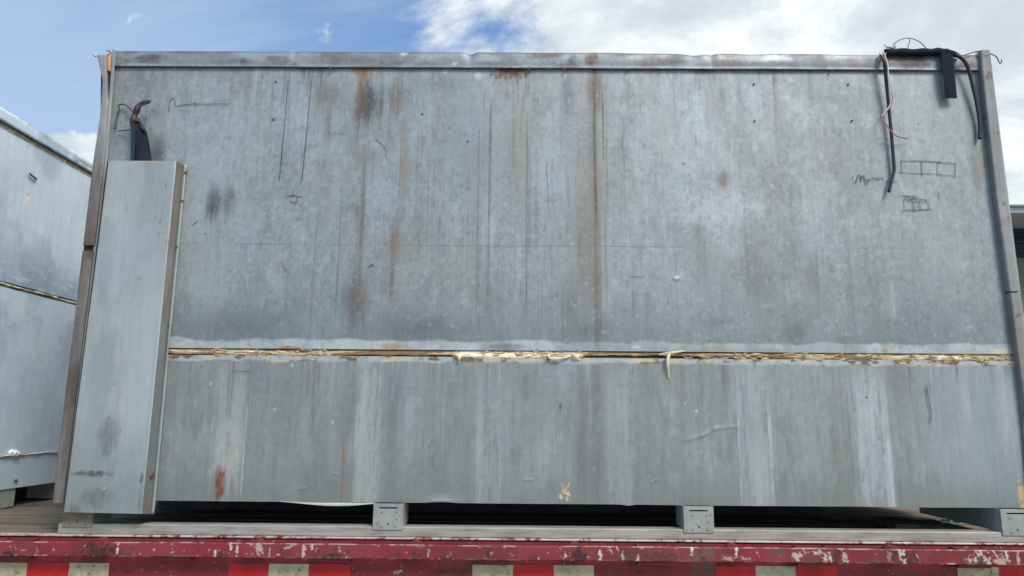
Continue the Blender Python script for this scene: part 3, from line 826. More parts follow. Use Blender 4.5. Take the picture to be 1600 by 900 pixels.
# ---- top trim (flashing) with dented upper edge
tx = np.arange(at(177, 90)[0], at(1533, 98)[0], .006)
ztop = Z_TOP + .004*(fbm(tx*2.2, tx*0, 141, 3)-.5) 
for px_, w_, d_ in ((735, .022, -.009), (1085, .06, -.006), (462, .01, -.004), (800, .15, .002), (1175, .05, -.003), (1330, .1, -.002), (950, .1, .003), (1110, .012, -.003)):
    ztop = ztop + d_*np.exp(-((tx-at(px_, 86)[0])/w_)**2)
zbot = Z_TRIM + .003*(fbm(tx*2.0, tx*0, 143, 3)-.5)
nr = 16
rows = []
for j in range(nr):
    t = j/(nr-1)
    z = zbot*(1-t)+ztop*t
    y = -.008 - .004*np.sin(t*3.1) + .008*(fbm(tx*4, tx*0+t*1.2, 145, 3)-.5)*(.3+t*.7) - .004*np.exp(-((t)/.12)**2)
    for px_, w_, d_ in ((735, .02, .006), (462, .012, .003), (1082, .03, .005), (1110, .02, .006)):
        y = y + d_*np.exp(-((tx-at(px_, 86)[0])/w_)**2)*t
    rows.append(np.stack([tx, y, z], -1))
rows.append(np.stack([tx, rows[-1][:, 1]+.006, ztop+.0015], -1))
rows.append(np.stack([tx, np.full_like(tx, .06), ztop-.002], -1))
PT = np.stack(rows, 1)
p = Paint(PT[..., 0].ravel(), PT[..., 2].ravel(), S(138, 148, 156))
p.blend(S(152, 166, 176), sst(fbm(p.u*5, p.v*8, 151), .45, .6)*.8)
p.blend(S(116, 118, 124), sst(fbm(p.u*4, p.v*14, 153), .48, .62)*.7)
p.blend(S(100, 92, 92), sst(fbm(p.u*9, p.v*22, 155), .58, .70)*.55)
p.blend(S(172, 182, 188), sst(p.fine, .6, .75)*.4)
for a in ((210, 262, 82, 104, (92, 88, 94), .9), (370, 396, 92, 104, (96, 90, 94), .8), (465, 620, 84, 106, (112, 112, 114), .7), (820, 885, 80, 96, (104, 86, 86), .85), (886, 902, 84, 108, (98, 86, 84), .8), (912, 940, 82, 108, (100, 76, 74), .9),
          (985, 1080, 86, 108, (110, 102, 104), .8), (1080, 1200, 92, 110, (116, 100, 98), .7), (1230, 1372, 88, 108, (124, 124, 128), .6), (1390, 1470, 86, 111, (86, 80, 82), .9), (1490, 1535, 86, 111, (112, 106, 104), .8),
          (625, 640, 82, 90, (206, 208, 208), .9), (705, 715, 98, 105, (196, 202, 204), .8), (735, 800, 88, 100, (164, 178, 186), .7), (270, 360, 84, 104, (150, 158, 166), .6), (815, 880, 92, 106, (154, 172, 184), .7)):
    p.pblob(*a[:4], S(*a[4]), a=a[5], soft=.6, amp=.9, kind='f' if a[1]-a[0] < 60 else 'mix')
edge = p.v-np.repeat(ztop, PT.shape[1])
p.blend(S(92, 92, 102), sst(edge, -.010, -.003)*.5)
trim = grid('top_trim', PT, p.c, M_SHEET, box, thick=.0015)
for px_, py_ in ((826, 108.5), (882, 108), (981, 107), (516, 107), (771, 107.5), (1300, 109)):
    c = at(px_, py_, -.018)
    obj('trim_screw', MB().tube([c, c+np.array([0, .008, 0])], .004, 8), M_BOLT, trim)

# ---- inner edge strips beside the corner posts
def flange_strip(lr, yf, yb):
    return loft([[at(a, y, yf), at(b, y2, yf), at(b, y2, yb), at(a, y, yb)] for (a, y), (b, y2) in lr])


obj('edge_flange', flange_strip([((176, 75), (181, 79)), ((163, 250), (167.5, 250)), ((98.5, 770), (103, 770))], -.022, .03), M_ALU, box, bevel=.002)
obj('edge_flange', flange_strip([((1529, 84), (1534, 84)), ((1587, 545), (1591, 545)), ((1610, 800), (1614, 800))], -.016, .03), M_ALU, box, bevel=.002)

# ---- corner posts: bent sheet, lofted along measured edges
def post(name, L, Rr, nl, ycurve, paint, depth=.05, label=None, round_top=False):
    """L, Rr: measured left and right edges (x, y) from top to bottom"""
    ys = np.linspace(L[0][1], L[-1][1], nl)
    lx = np.interp(ys, [q[1] for q in L], [q[0] for q in L])
    rx_ = np.interp(ys, [q[1] for q in Rr], [q[0] for q in Rr])
    nu = 14
    P = np.zeros((nl, nu+4, 3))
    for i in range(nl):
        y0 = ycurve(ys[i])
        a = at(lx[i], ys[i], y0); b = at(rx_[i], ys[i], y0)
        for j in range(nu):
            t = j/(nu-1)
            q = a*(1-t)+b*t
            q[1] += .004*(2*t-1)**12
            P[i, j+2] = q
        P[i, 1] = a+np.array([0, .014, 0]); P[i, 0] = a+np.array([0.001, depth, 0])
        P[i, nu+2] = b+np.array([0, .014, 0]); P[i, nu+3] = b+np.array([-.001, depth, 0])
    P = P[:, ::-1]
    u, v = P[..., 0].ravel(), P[..., 2].ravel()
    pp = paint(u, v, np.repeat(ys, nu+4))
    return grid(name, P, pp.c, M_POST, box, label=label)


def paint_left(u, v, ys):
    p = Paint(u, v, S(150, 154, 158))
    k = sst(ys+30*(p.bl-.5), 190, 300)
    p.blend(S(108, 104, 100), k)
    p.blend(S(90, 82, 76), k*sst(fbm(u*14, v*5, 161), .48, .62)*.8)
    p.blend(S(124, 122, 118), k*sst(fbm(u*40, v*6, 163), .54, .68)*.8)
    p.blend(S(100, 74, 58), sst(ys, 340, 375)*(1-sst(ys, 384, 420))*sst(p.fine, .5, .65)*.7)
    p.mul(1+.5*(p.stf-.5)+.3*(p.fine-.5))
    return p


def ycl(y): return -.030 - .02*max(0, (150-y)/70.0)*(1 if y < 150 else 0)


post('corner_post', [(151, 86), (155, 105), (160, 124), (158, 150), (155, 185), (145, 250), (129, 383)],
     [(166, 77), (165, 105), (166, 130), (168, 160), (166, 185), (163, 245), (147, 383)], 120, ycl, paint_left, depth=.016)
post('corner_post', [(128, 392), (81, 786)], [(145.5, 392), (98, 786)], 140, lambda y: -.030, paint_left, label='brown-stained lower half of the left corner post')
obj('post_core', MB().hexa([at(148, 240, -.018), at(164, 240, -.018), at(96, 775, -.018), at(86, 775, -.018)],
                           [at(148, 240, .026), at(164, 240, .026), at(96, 775, .026), at(86, 775, .026)]), M_DARK, box)
# torn open top: raw wood and dark gap
obj('wood_core', MB().hexa([at(166, 83, -.012), at(174.5, 85, -.012), at(173, 112, -.012), at(168, 110, -.012)],
                           [at(166, 83, .025), at(174.5, 85, .025), at(173, 112, .025), at(168, 110, .025)]), M_ORANGE_WOOD, box, bevel=.002)
obj('post_backing', MB().hexa([at(158, 100, -.004), at(177, 100, -.004), at(164, 250, -.004), at(156, 250, -.004)],
                              [at(158, 100, .027), at(177, 100, .027), at(164, 250, .027), at(156, 250, .027)]), M_DARK, box)
tear = MB().tube([at(151, 88, -.03), at(147, 86, -.035), at(144, 83, -.04)], [.006, .004, .001], 5)
obj('torn_metal_edge', tear, M_ALU, box)
tear = MB().tube([at(166, 78, -.03), at(171, 80, -.02), at(174, 84, -.01)], [.004, .004, .003], 6)
obj('torn_metal_edge', tear, M_ALU, box)


def paint_right(u, v, ys):
    p = Paint(u, v, S(140, 145, 149))
    p.blend(S(126, 129, 131), sst(fbm(u*9, v*3, 171), .45, .62)*.7)
    p.blend(S(124, 112, 102), sst(ys, 300, 345)*(1-sst(ys, 420, 500))*sst(p.bl, .42, .6)*.6)
    p.blend(S(128, 122, 118), sst(ys, 400, 520)*.5)
    p.blend(S(96, 84, 78), sst(fbm(u*20, v*30, 173), .68, .74)*.8)
    p.mul(1+.4*(p.stf-.5)+.25*(p.fine-.5))
    return p


post('corner_post', [(1533, 78), (1535, 110), (1556, 300), (1578, 455)], [(1547, 80), (1550, 100), (1574, 300), (1594, 455)], 120, lambda y: -.03, paint_right)
post('corner_post', [(1578.5, 457.5), (1592, 560), (1622, 800)], [(1594.5, 457.5), (1607, 560), (1637, 800)], 120, lambda y: -.031, paint_right, label='brownish lower half of the right corner post')
obj('post_core', MB().hexa([at(1535, 82, -.015), at(1547, 82, -.015), at(1618, 640, -.015), at(1604, 640, -.015)],
                           [at(1535, 82, .05), at(1547, 82, .05), at(1618, 640, .05), at(1604, 640, .05)]), M_ALU, box)
cap = MB().hexa([at(1532.5, 79.5, -.03), at(1547.5, 81.5, -.03), at(1546, 78, -.02), at(1534, 77, -.02)], [at(1532.5, 79.5, .05), at(1547.5, 81.5, .05), at(1546, 78, .05), at(1534, 77, .05)])
obj('post_cap', cap, M_ALU, box)
obj('wood_core', MB().hexa([at(1523, 81, -.006), at(1531, 80, -.006), at(1532, 90, -.006), at(1526, 91, -.006)],
                           [at(1523, 81, .03), at(1531, 80, .03), at(1532, 90, .03), at(1526, 91, .03)]), M_ORANGE_WOOD, box)

# ---- seam: torn foam between the two panels
obj('seam_backing', MB().box(XL+.3, XR-.001, .0235, .0275, Z_S1-.003, Z_S0+.003), noisy('old_foam_skin', S(116, 90, 64), S(150, 122, 86), (6, 40, 60), .9, 0, S(84, 60, 44), (.58, .7), 18), box)
fx = np.arange(at(262, 553)[0], at(1586, 556)[0], .004)
nf = 12
rough = fbm(fx*16, fx*0, 181, 4)
pxs = np.interp(fx, [at(x, 553)[0] for x in range(200, 1620, 10)], list(range(200, 1620, 10)))
cream = np.interp(pxs, [262, 330, 420, 500, 525, 560, 705, 715, 900, 912, 960, 1075, 1110, 1200, 1300, 1500, 1590], [.5, .55, .7, .5, .3, .15, .1, 1, 1, .55, .1, .05, .3, .45, .4, .6, .6])
low = np.interp(pxs, [262, 440, 520, 545, 705, 716, 900, 915, 1070, 1110, 1300, 1500, 1590], [.35, .1, .1, .35, .4, -.15, -.1, .45, .55, .35, .15, .0, .1])
PFm = np.zeros((len(fx), nf, 3)); colF = np.zeros((len(fx), nf, 3))
for j in range(nf):
    t = j/(nf-1)                                        # 0 bottom .. 1 top
    zlo = Z_S1 + (Z_S0-Z_S1)*(low + .35*(rough-.5))
    z = zlo*(1-t) + (Z_S0-.001)*t
    y = .0015 - .009*np.sin(math.pi*min(1, t*1.1+.06))*(.10+.90*cream)*(.5+fbm(fx*20, fx*0+t*3, 183, 4)) + .006*t
    y = np.minimum(y, .0225)
    PFm[:, j] = np.stack([fx, y, z + .004*(fbm(fx*30, fx*0+t*4, 185, 3)-.5)], -1)
    n1 = fbm(fx*26, fx*0+t*5, 187, 4); n2 = fbm(fx*9, fx*0+t*4, 189, 4)
    c = S(230, 221, 198)[None]*np.ones((len(fx), 1))
    k = sst(n1 + .5*(1-cream), .52, .66)[:, None]; c = c*(1-k)+S(186, 166, 136)[None]*k
    k = sst(n2 + .42*(1-cream), .66, .78)[:, None]; c = c*(1-k)+S(132, 106, 80)[None]*k
    k = sst(fbm(fx*40, fx*0+t*14, 191, 3), .68, .74)[:, None]*.8; c = c*(1-k)+S(70, 54, 44)[None]*k
    colF[:, j] = c
foam = grid('seam_foam', PFm, colF.reshape(-1, 3), M_FOAM, box, smooth=False, label='torn cream and brown foam filling the horizontal seam')


def shred(pts, w, Y=-.012):
    P = spline([at(x, y, Y+dy) for x, y, dy in pts], 5)
    n = len(P)
    rs = [w*(.6+.7*math.sin(math.pi*min(1, .15+i/n))) for i in range(n)]
    return MB().tube(P, rs, 6, .45)


M_SHRED = noisy('cream_foam_shred', S(208, 194, 156), S(228, 216, 184), (60, 60, 60), .9, 0, S(150, 118, 80), (.6, .7), 60)
for pts, w in (([(1048, 552, .01), (1045, 556, -.006), (1043.5, 565, -.01), (1044.5, 575, -.006), (1045, 590, .004)], .0048),
               ([(718, 555, .01), (717.5, 560, -.006), (717.5, 566, 0)], .0038),
               ([(894, 552, .006), (898, 556, -.004), (906, 563, .006)], .005),
               ([(855, 554, .006), (862, 560, -.004), (880, 559, -.004), (896, 555, .006)], .0045),
               ([(1030, 554, .01), (1050, 551, -.002), (1071, 548, .012)], .004),
               ([(596, 562, .006), (596.5, 568, .010)], .002)):
    obj('foam_shred', shred(pts, w), M_SHRED, foam)
# torn ragged flakes along the right part of the seam
rf = random.Random(9)
flk = MB()
for i in range(130):
    x = rf.choice([rf.uniform(1075, 1590), rf.uniform(1075, 1590), rf.uniform(330, 520), rf.uniform(715, 905)])
    yy = 549 + (x-800)*.0085 + rf.uniform(0, 11)
    l = rf.uniform(5, 22); a = rf.uniform(-.18, .18)
    P = spline([at(x+l*s, yy+l*s*a+rf.uniform(-1, 1), -.003+rf.uniform(-.004, .008)) for s in (-.5, -.1, .2, .5)], 3)
    flk.tube(P, [.0005]+[rf.uniform(.0015, .0035)]*(len(P)-2)+[.0005], 5, .6)
fl = obj('foam_flakes', flk, noisy('foam_flake', S(150, 118, 84), S(220, 200, 164), (40, 40, 90), .9), foam)
fl['kind'] = 'stuff'

# ---- vertical duct cover at the left edge
DY = -.072
q = {'tl': at(168, 251, DY), 'tr': at(276, 251.5, DY), 'bl': at(98, 800, DY), 'br': at(222, 803, DY)}
nu, nv = 90, 300
s_ = np.linspace(0, 1, nu)[None, :, None]; t_ = np.linspace(0, 1, nv)[:, None, None]
PD = (q['bl']*(1-s_)+q['br']*s_)*(1-t_) + (q['tl']*(1-s_)+q['tr']*s_)*t_
PD[..., 1] += .010*np.clip((s_[..., 0]-.984)/.016, 0, 1)**2*.5 + .008*np.clip((.02-s_[..., 0])/.02, 0, 1)**2
PD[..., 1] += .006*(fbm(PD[..., 0]*5, PD[..., 2]*2, 201, 3)-.5) + .0015*(fbm(PD[..., 0]*20, PD[..., 2]*9, 203, 3)-.5)
p = Paint(PD[..., 0].ravel(), PD[..., 2].ravel(), S(166, 177, 181))
p.blend(S(177, 189, 195), sst(fbm(p.u*6, p.v*2, 205), .45, .62)*.6)
p.blend(S(146, 160, 164), sst(fbm(p.u*7, p.v*3, 207), .5, .66)*.55)
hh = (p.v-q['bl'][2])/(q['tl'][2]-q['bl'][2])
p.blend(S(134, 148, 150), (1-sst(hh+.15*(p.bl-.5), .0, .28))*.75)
p.mul(1+.10*(p.st-.5)+.10*(p.fine-.5))
for a in ((150, 190, 640, 720, (104, 116, 122), .7, 'mix'), (108, 180, 735, 746, (84, 88, 88), .85, 'f'), (104, 150, 738, 742, (90, 94, 94), .6, 'f'), (120, 180, 755, 800, (104, 112, 112), .6, 'mix'), (100, 130, 785, 805, (112, 106, 98), .6, 'mix'),
          (212, 240, 252, 264, (168, 152, 132), .7, 'f'), (242, 252, 361, 368, (146, 110, 90), .8, 'f'), (212, 222, 430, 442, (120, 130, 136), .6, 'f'), (255, 266, 370, 390, (150, 134, 120), .5, 'f'), (214, 220, 395, 404, (118, 124, 128), .7, 'f'),
          (248, 252, 340, 352, (116, 124, 128), .7, 'f'), (256, 262, 284, 296, (112, 118, 122), .7, 'f'), (176, 180, 597, 604, (80, 86, 90), .9, 'f'), (218, 224, 738, 756, (70, 70, 72), .7, 'f'), (215, 222, 765, 805, (116, 112, 106), .5, 'f'),
          (176, 179, 698, 722, (196, 204, 206), .6, 'st'), (160, 166, 760, 766, (200, 206, 206), .8, 'f'), (150, 260, 300, 480, (170, 190, 200), .4, 'bl'), (196, 200, 320, 330, (110, 118, 122), .6, 'f')):
    p.pblob(*a[:4], S(*a[4]), Y=DY, a=a[5], soft=.5, amp=.8, kind=a[6])
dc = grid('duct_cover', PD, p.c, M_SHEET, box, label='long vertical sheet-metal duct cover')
# its right side wall and flange lip, painted brownish
sw_t0 = q['tr']; sw_b0 = q['br']; sw_t1 = at(287, 258, -.006); sw_b1 = at(236, 803, -.006)
nl, nw = 260, 10
P = np.zeros((nl, nw, 3))
for i in range(nl):
    t = i/(nl-1)
    a = sw_b0*(1-t)+sw_t0*t; b = sw_b1*(1-t)+sw_t1*t
    for j in range(nw):
        s = j/(nw-1); P[i, j] = a*(1-s)+b*s
P[:, 0] += np.array([.0004, .0004, 0])
p = Paint(P[..., 1].ravel()*1.0, P[..., 2].ravel(), S(142, 145, 146))
p.blend(S(124, 122, 119), sst(fbm(p.u*30, p.v*6, 211), .45, .6)*.8)
p.blend(S(140, 120, 106), sst(fbm(p.u*20, p.v*14, 213), .55, .68)*.65*sst(p.v, at(270, 480)[2], at(270, 400)[2]))
p.blend(S(120, 130, 136), (1-sst(p.v, at(250, 620)[2], at(250, 480)[2]))*.8)
p.blend(S(120, 86, 76), sst(p.v, at(280, 285)[2], at(280, 265)[2])*.5)
p.blend(S(128, 122, 112), (1-sst(p.v, at(230, 780)[2], at(230, 720)[2]))*.6)
p.mul(1+.3*(p.fine-.5))
grid('side_wall', P, p.c, M_POST, dc)
l_t, l_b = sw_t1, sw_b1
Pl = np.zeros((120, 3, 3))
for i in range(120):
    t = i/119
    b = l_b*(1-t)+l_t*t
    bend = .004*math.exp(-((t-.46)/.05)**2)
    Pl[i, 0] = b+np.array([-.0005, -.002, 0]); Pl[i, 1] = b+np.array([.006, -.0035-bend, 0]); Pl[i, 2] = b+np.array([.0135, -.004-bend*2, 0])
p = Paint(Pl[..., 0].ravel(), Pl[..., 2].ravel(), S(158, 172, 176))
p.mul(1+.25*(p.fine-.5))
grid('flange', Pl, p.c, M_SHEET, dc, thick=.0012)
mb = MB().hexa([q['tl'], q['tr'], at(287, 258, -.006), at(172, 258, -.006)], [q['tl']-[0, 0, .003], q['tr']-[0, 0, .003], at(287, 258, -.006)-[0, 0, .003], at(172, 258, -.006)-[0, 0, .003]])
mb.add([q['tl'], q['bl'], at(104, 800, -.006), at(172, 251, -.006)], [(0, 1, 2, 3)])
obj('end_closure', mb, M_ALU, dc)
for x, y, r, Y in ((289, 269, .005, -.014), (284, 313.5, .005, -.014), (276, 385.5, .005, -.014), (262.5, 508.5, .006, -.014), (247.5, 642.5, .006, -.014), (237, 743, .011, -.032)):
    c = at(x, y, Y)
    obj('bolt', MB().tube([c, c+np.array([0, .010, 0])] if r < .01 else [c+np.array([.004, 0, 0]), c-np.array([.006, 0, 0])], r, 10), M_BOLT, dc)

# ---- feet and skid rail
z_r1 = at(800, 824.5, -.029)[2]
for y0 in (-.029, .72, DEPTH-.062):
    obj('skid_rail', MB().box(at(94, 828, -.012)[0], 2.16 if y0 < 0 else 1.45, y0, y0+.062, Z_DECK+.0005, z_r1), M_RAIL if y0 < 0 else M_UNDER, box, bevel=.004)  # rear rails shortened and coloured darker to imitate shade in the gap
slot = []
for i, xm in enumerate((122, 606.5, 1091.5, 1587)):
    c = at(xm, 805, -.032)[0]
    hw = .056
    for y0 in (-.032, DEPTH-.10):
        zt = ZB-.002
        zb = z_r1-.011 if y0 < 0 else Z_DECK+.0005
        zs1, zs0 = zt-.013, zt-.0185
        o4 = [(c-hw, zb), (c+hw, zb), (c+hw, zt), (c-hw, zt)]; i4 = [(c-hw*.62, zs0), (c+hw*.62, zs0), (c+hw*.62, zs1), (c-hw*.62, zs1)]
        vs = [(x, y0-.0012, z) for x, z in o4+i4]+[(x, y0+.0026, z) for x, z in o4+i4]
        fs = []
        for k in range(4):
            k2 = (k+1) % 4
            fs += [(k, k2, 4+k2, 4+k), (8+k2, 8+k, 12+k, 12+k2), (k2, k, 8+k, 8+k2), (4+k, 4+k2, 12+k2, 12+k)]
        ft = obj('support_foot', MB().add(vs, fs), M_FOOT if i else M_FOOT_BROWN, box)
        for xa in (c-hw, c+hw-.003):
            obj('side_web', MB().box(xa, xa+.003, y0+.003, y0+(.13 if i < 3 else .55), (z_r1 if y0 < 0 else Z_DECK)+.0006, zt), M_FOOT, ft)  # right foot's webs lengthened to block sunlight entering under the container
        if y0 < 0:
            for dx, dz in ((-.025, -.033), (.030, -.033), (.034, -.058), (0, -.074), (-.025, -.086), (.03, -.086)):
                pt = np.array([c+dx, y0-.0018, zt+dz])
                obj('rivet', MB().tube([pt, pt+np.array([0, .003, 0])], .0026 if dx else .0038, 8), M_DARK, ft)
            obj('slot_backing', MB().box(c-hw+.005, c+hw-.005, y0+.012, y0+.014, zs0-.01, zs1+.004), M_DARK, ft)
# pale strip added to imitate the sliver of light under the container
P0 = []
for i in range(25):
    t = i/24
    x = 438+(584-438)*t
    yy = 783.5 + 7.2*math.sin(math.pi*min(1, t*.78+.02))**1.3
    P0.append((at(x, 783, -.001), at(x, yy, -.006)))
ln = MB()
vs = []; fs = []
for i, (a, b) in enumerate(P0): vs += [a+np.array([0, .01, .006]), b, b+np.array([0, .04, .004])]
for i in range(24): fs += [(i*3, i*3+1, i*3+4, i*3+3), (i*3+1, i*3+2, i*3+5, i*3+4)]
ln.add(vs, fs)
obj('bright_sliver_strip', ln, M_SLIVER_FOAM, box, smooth=True)

# ---- marker drawings on the sheets (flat ink)
def ink(name, strokes, w=.0028, parent=None, Y=-.006, off=(0, 0), sc=1.0, mat=None):
    mb = MB()
    for st_, sm in strokes:
        P = [at(off[0]+x/sc, off[1]+y/sc, 0.0) for x, y in st_]
        if sm and len(P) > 2: P = spline(P, 4)
        for i in range(len(P)-1):                      # one short dab per segment, pressure varies
            a, b = P[i], P[i+1]
            t = np.array([b[0]-a[0], 0, b[2]-a[2]]); t /= (np.linalg.norm(t)+1e-9)
            nrm = np.array([-t[2], 0, t[0]])
            h0, h1 = (w/2*(.7+.55*_tab[(k*5+len(mb.v)) & 255, 3]) for k in (i, i+1))
            q = []
            for c, hh_, e in ((a, h0, -1), (b, h1, 1)):
                yy = float(warp(np.array([c[0]]), np.array([c[2]]))[0]) + Y - .00003*((len(mb.v)//4) % 16)
                c2 = np.array([c[0], yy, c[2]])+t*e*w*.25
                q += [c2+nrm*hh_, c2-nrm*hh_]
            mb.add(q, [(0, 1, 3, 2)])
    return obj(name, mb, mat or M_INK, parent)


ink('marker_writing', [([(130, 400), (165, 310)], 0), ([(230, 440), (250, 505), (305, 290), (340, 268), (365, 285), (405, 465), (440, 310), (470, 283), (490, 310), (520, 460), (550, 550), (600, 552)], 0),
                       ([(585, 395), (598, 455), (625, 472), (650, 440), (656, 388)], 0), ([(680, 410), (712, 440)], 0), ([(765, 400), (790, 352), (830, 345), (868, 375), (890, 425)], 0),
                       ([(890, 425), (940, 358), (985, 408), (1040, 350), (1080, 370), (1120, 440)], 0), ([(1190, 460), (1225, 470), (1270, 460)], 0), ([(1430, 470), (1510, 480)], 0)], .0032, upper, -.0035, (1325, 260), 20.0)
ink('marker_drawing', [([(560, 275), (650, 277), (745, 275), (910, 286)], 0), ([(875, 288), (1028, 296)], 0), ([(577, 276), (578, 372)], 0), ([(560, 368), (650, 377), (745, 382), (800, 380)], 0), ([(790, 381), (875, 385), (1030, 405)], 0),
                       ([(743, 275), (749, 398)], 0), ([(881, 280), (876, 395)], 0), ([(1027, 293), (1022, 405)], 0)], .0026, upper, -.0034, (1300, 200), 5.333)
ink('marker_drawing', [([(110, 235), (200, 230), (380, 225), (620, 250)], 0), ([(235, 335), (300, 360), (430, 380), (560, 390), (720, 410), (860, 430)], 0), ([(230, 335), (250, 650)], 0), ([(525, 390), (550, 560), (575, 690)], 0),
                       ([(710, 410), (740, 520), (755, 650)], 0), ([(1005, 420), (1050, 650)], 0), ([(195, 690), (280, 670), (480, 660), (570, 690), (750, 655), (1050, 650)], 0), ([(270, 330), (300, 260), (340, 230)], 0), ([(330, 320), (370, 270), (400, 220)], 0),
                       ([(390, 330), (450, 270)], 0), ([(420, 330), (500, 310), (560, 280)], 0), ([(480, 330), (540, 310), (580, 270), (620, 330), (660, 290)], 0), ([(660, 310), (760, 330)], 0), ([(750, 380), (770, 340), (830, 335), (880, 340)], 0), ([(890, 380), (940, 340), (960, 390), (920, 430)], 0)], .0026, upper, -.0034, (1400, 295), 20.0)
ink('marker_drawing', [([(451, 125), (444, 205), (437, 281)], 0)], .0028, upper, -.0034)
ink('marker_drawing', [([(487, 124), (480, 205), (472, 283)], 0)], .0030, upper, -.0034)
ink('marker_drawing', [([(459.5, 296), (457, 306)], 0), ([(448.5, 307), (460, 306), (472, 307.5)], 0), ([(464.5, 307), (464.5, 317)], 0), ([(453.5, 315), (464.5, 317.5)], 0)], .0030, upper, -.0034)
ink('marker_drawing', [([(264.5, 175), (265, 162), (269, 154), (273, 155), (275, 166), (284, 164), (305, 162.5)], 1), ([(304, 160.5), (310, 162.5), (305.5, 165.5), (304, 160.5)], 0), ([(310, 163), (360, 162.5)], 0)], .0026, upper, -.0034)
ink('marker_drawing', [([(1446, 602), (1449, 625), (1453, 645), (1452, 660)], 1)], .0034, lower, -.0095)
ink('scratch', [([(363, 579), (378, 580), (391, 580.5)], 0)], .0022, lower, -.009)
ink('scratch', [([(512, 208), (540, 208.5)], 0)], .0020, upper, -.0034)
ink('scratch', [([(586, 218), (598, 227), (605, 238)], 1)], .0024, upper, -.0034, mat=M_WIRE)
ink('scratch', [([(981, 432), (1006, 433)], 0)], .0020, upper, -.0034)
ink('scratch', [([(443, 416), (448, 423)], 0)], .0030, upper, -.0034)
ink('scratch', [([(1066, 255.5), (1071, 255.5)], 0)], .0034, upper, -.0034)
ink('scratch', [([(577, 416), (584, 413)], 0)], .0060, upper, -.0034)
ink('scratch', [([(301, 351), (309, 346)], 0)], .0030, upper, -.0034, mat=M_WIRE)
for x, y, r in ((431, 128, .0038), (427, 187, .0038), (1178, 131.5, .0038), (1179, 189, .0038), (1325, 132.5, .0038), (1331, 189, .0038), (731, 221, .003), (660, 178, .003)):
    c = at(x, y); yy = float(warp(np.array([c[0]]), np.array([c[2]]))[0])
    c = np.array([c[0], yy-.0045, c[2]])
    obj('screw', MB().tube([c, c+np.array([0, .008, 0])], r, 10), M_DARK, upper)

# ------------------------------------------------------------------ cables and wires hanging on the container
def piece(name, label, cat, parts, origin, group=None):
    t = thing(name, label, cat, tuple(origin), group)
    return t


def wire(name, label, cat, pts, r, mat, n=8, group=None):
    P = spline([at(x, y, Y) for x, y, Y in pts], 6)
    o = obj(name, MB().tube(P, r, n), mat, None, smooth=True, origin=P[-1])
    return tag(o, label, cat, group)


sl = thing('cable_sleeve', 'torn black sleeve with twisted bare cable end above the duct cover', 'cable', tuple(at(220, 251, -.03)))
prof = [(260, 204.5, 238), (250, 205, 236.5), (232, 205.5, 234), (215, 206, 231), (203, 205, 228), (196, 204, 223), (190, 203, 219), (187, 205, 217.5)]
vs = []; fs = []; nn = 16
for i, (y, a, b) in enumerate(prof):
    A = at(a, y, -.035); B_ = at(b, y, -.035); c = (A+B_)/2; hw = (B_[0]-A[0])/2
    for k in range(nn):
        th = 2*math.pi*k/nn
        fold = 1+.10*math.sin(3*th+i*.2)
        vs.append(c+np.array([hw*math.cos(th), .026*math.sin(th)*fold*(1-.5*i/len(prof)), .006*math.sin(2*th+i)*(i > 4)]))
for i in range(len(prof)-1):
    for k in range(nn): fs.append((i*nn+k, i*nn+(k+1) % nn, (i+1)*nn+(k+1) % nn, (i+1)*nn+k))
obj('sleeve', MB().add(vs, fs), M_BLACK, sl, smooth=True)
fold = MB().hexa([at(204.5, 250, -.064), at(210, 250, -.066), at(212, 196, -.056), at(204, 191, -.052)], [at(204.5, 250, -.058), at(210, 250, -.058), at(212, 196, -.050), at(204, 191, -.048)])
obj('sleeve_fold', fold, M_CABLE, sl)
obj('torn_flap', MB().hexa([at(216, 188, -.05), at(222, 194, -.055), at(230, 206, -.055), at(220, 200, -.06)], [at(216, 188, -.046), at(222, 194, -.05), at(230, 206, -.05), at(220, 200, -.055)]), M_DARK, sl)
P = spline([at(211, 196, -.04), at(210, 183, -.042), at(213, 174, -.045), at(217, 165, -.048), at(224, 161, -.05), at(229, 159, -.052)], 6)
obj('bare_cable', MB().tube(P, [.0155+.0022*math.sin(i*.55)-.009*(i/len(P)) for i in range(len(P))], 8), M_COPPER, sl)
for k in range(4):
    P = spline([at(216, 168+k, -.048), at(223, 160+k*1.2, -.054), at(229+k*1.5, 158+k*.9, -.056), at(235-k, 157.5+k*1.2, -.056)], 4)
    obj('bare_strand', MB().tube(P, .0032, 6), M_COPPER, sl)
obj('clamp_band', MB().tube([at(206, 190, -.045), at(212, 188, -.06), at(218, 190, -.045)], .007, 6), M_COPPER, sl)
wire('thin_wire', 'thin dark wire bent in a hook left of the torn black sleeve', 'wire', [(208, 175, -.04), (204, 170, -.03), (197, 164.5, -.02), (190, 163, -.018), (185.5, 165, -.016), (186, 170, -.014), (182, 185, -.012), (180, 201, -.009)], .0036, M_WIRE)
wire('thin_wire', 'short straight dark wire sticking out left of the black sleeve', 'wire', [(206, 203, -.04), (196, 203.5, -.02), (185, 205, -.012)], .0026, M_WIRE)

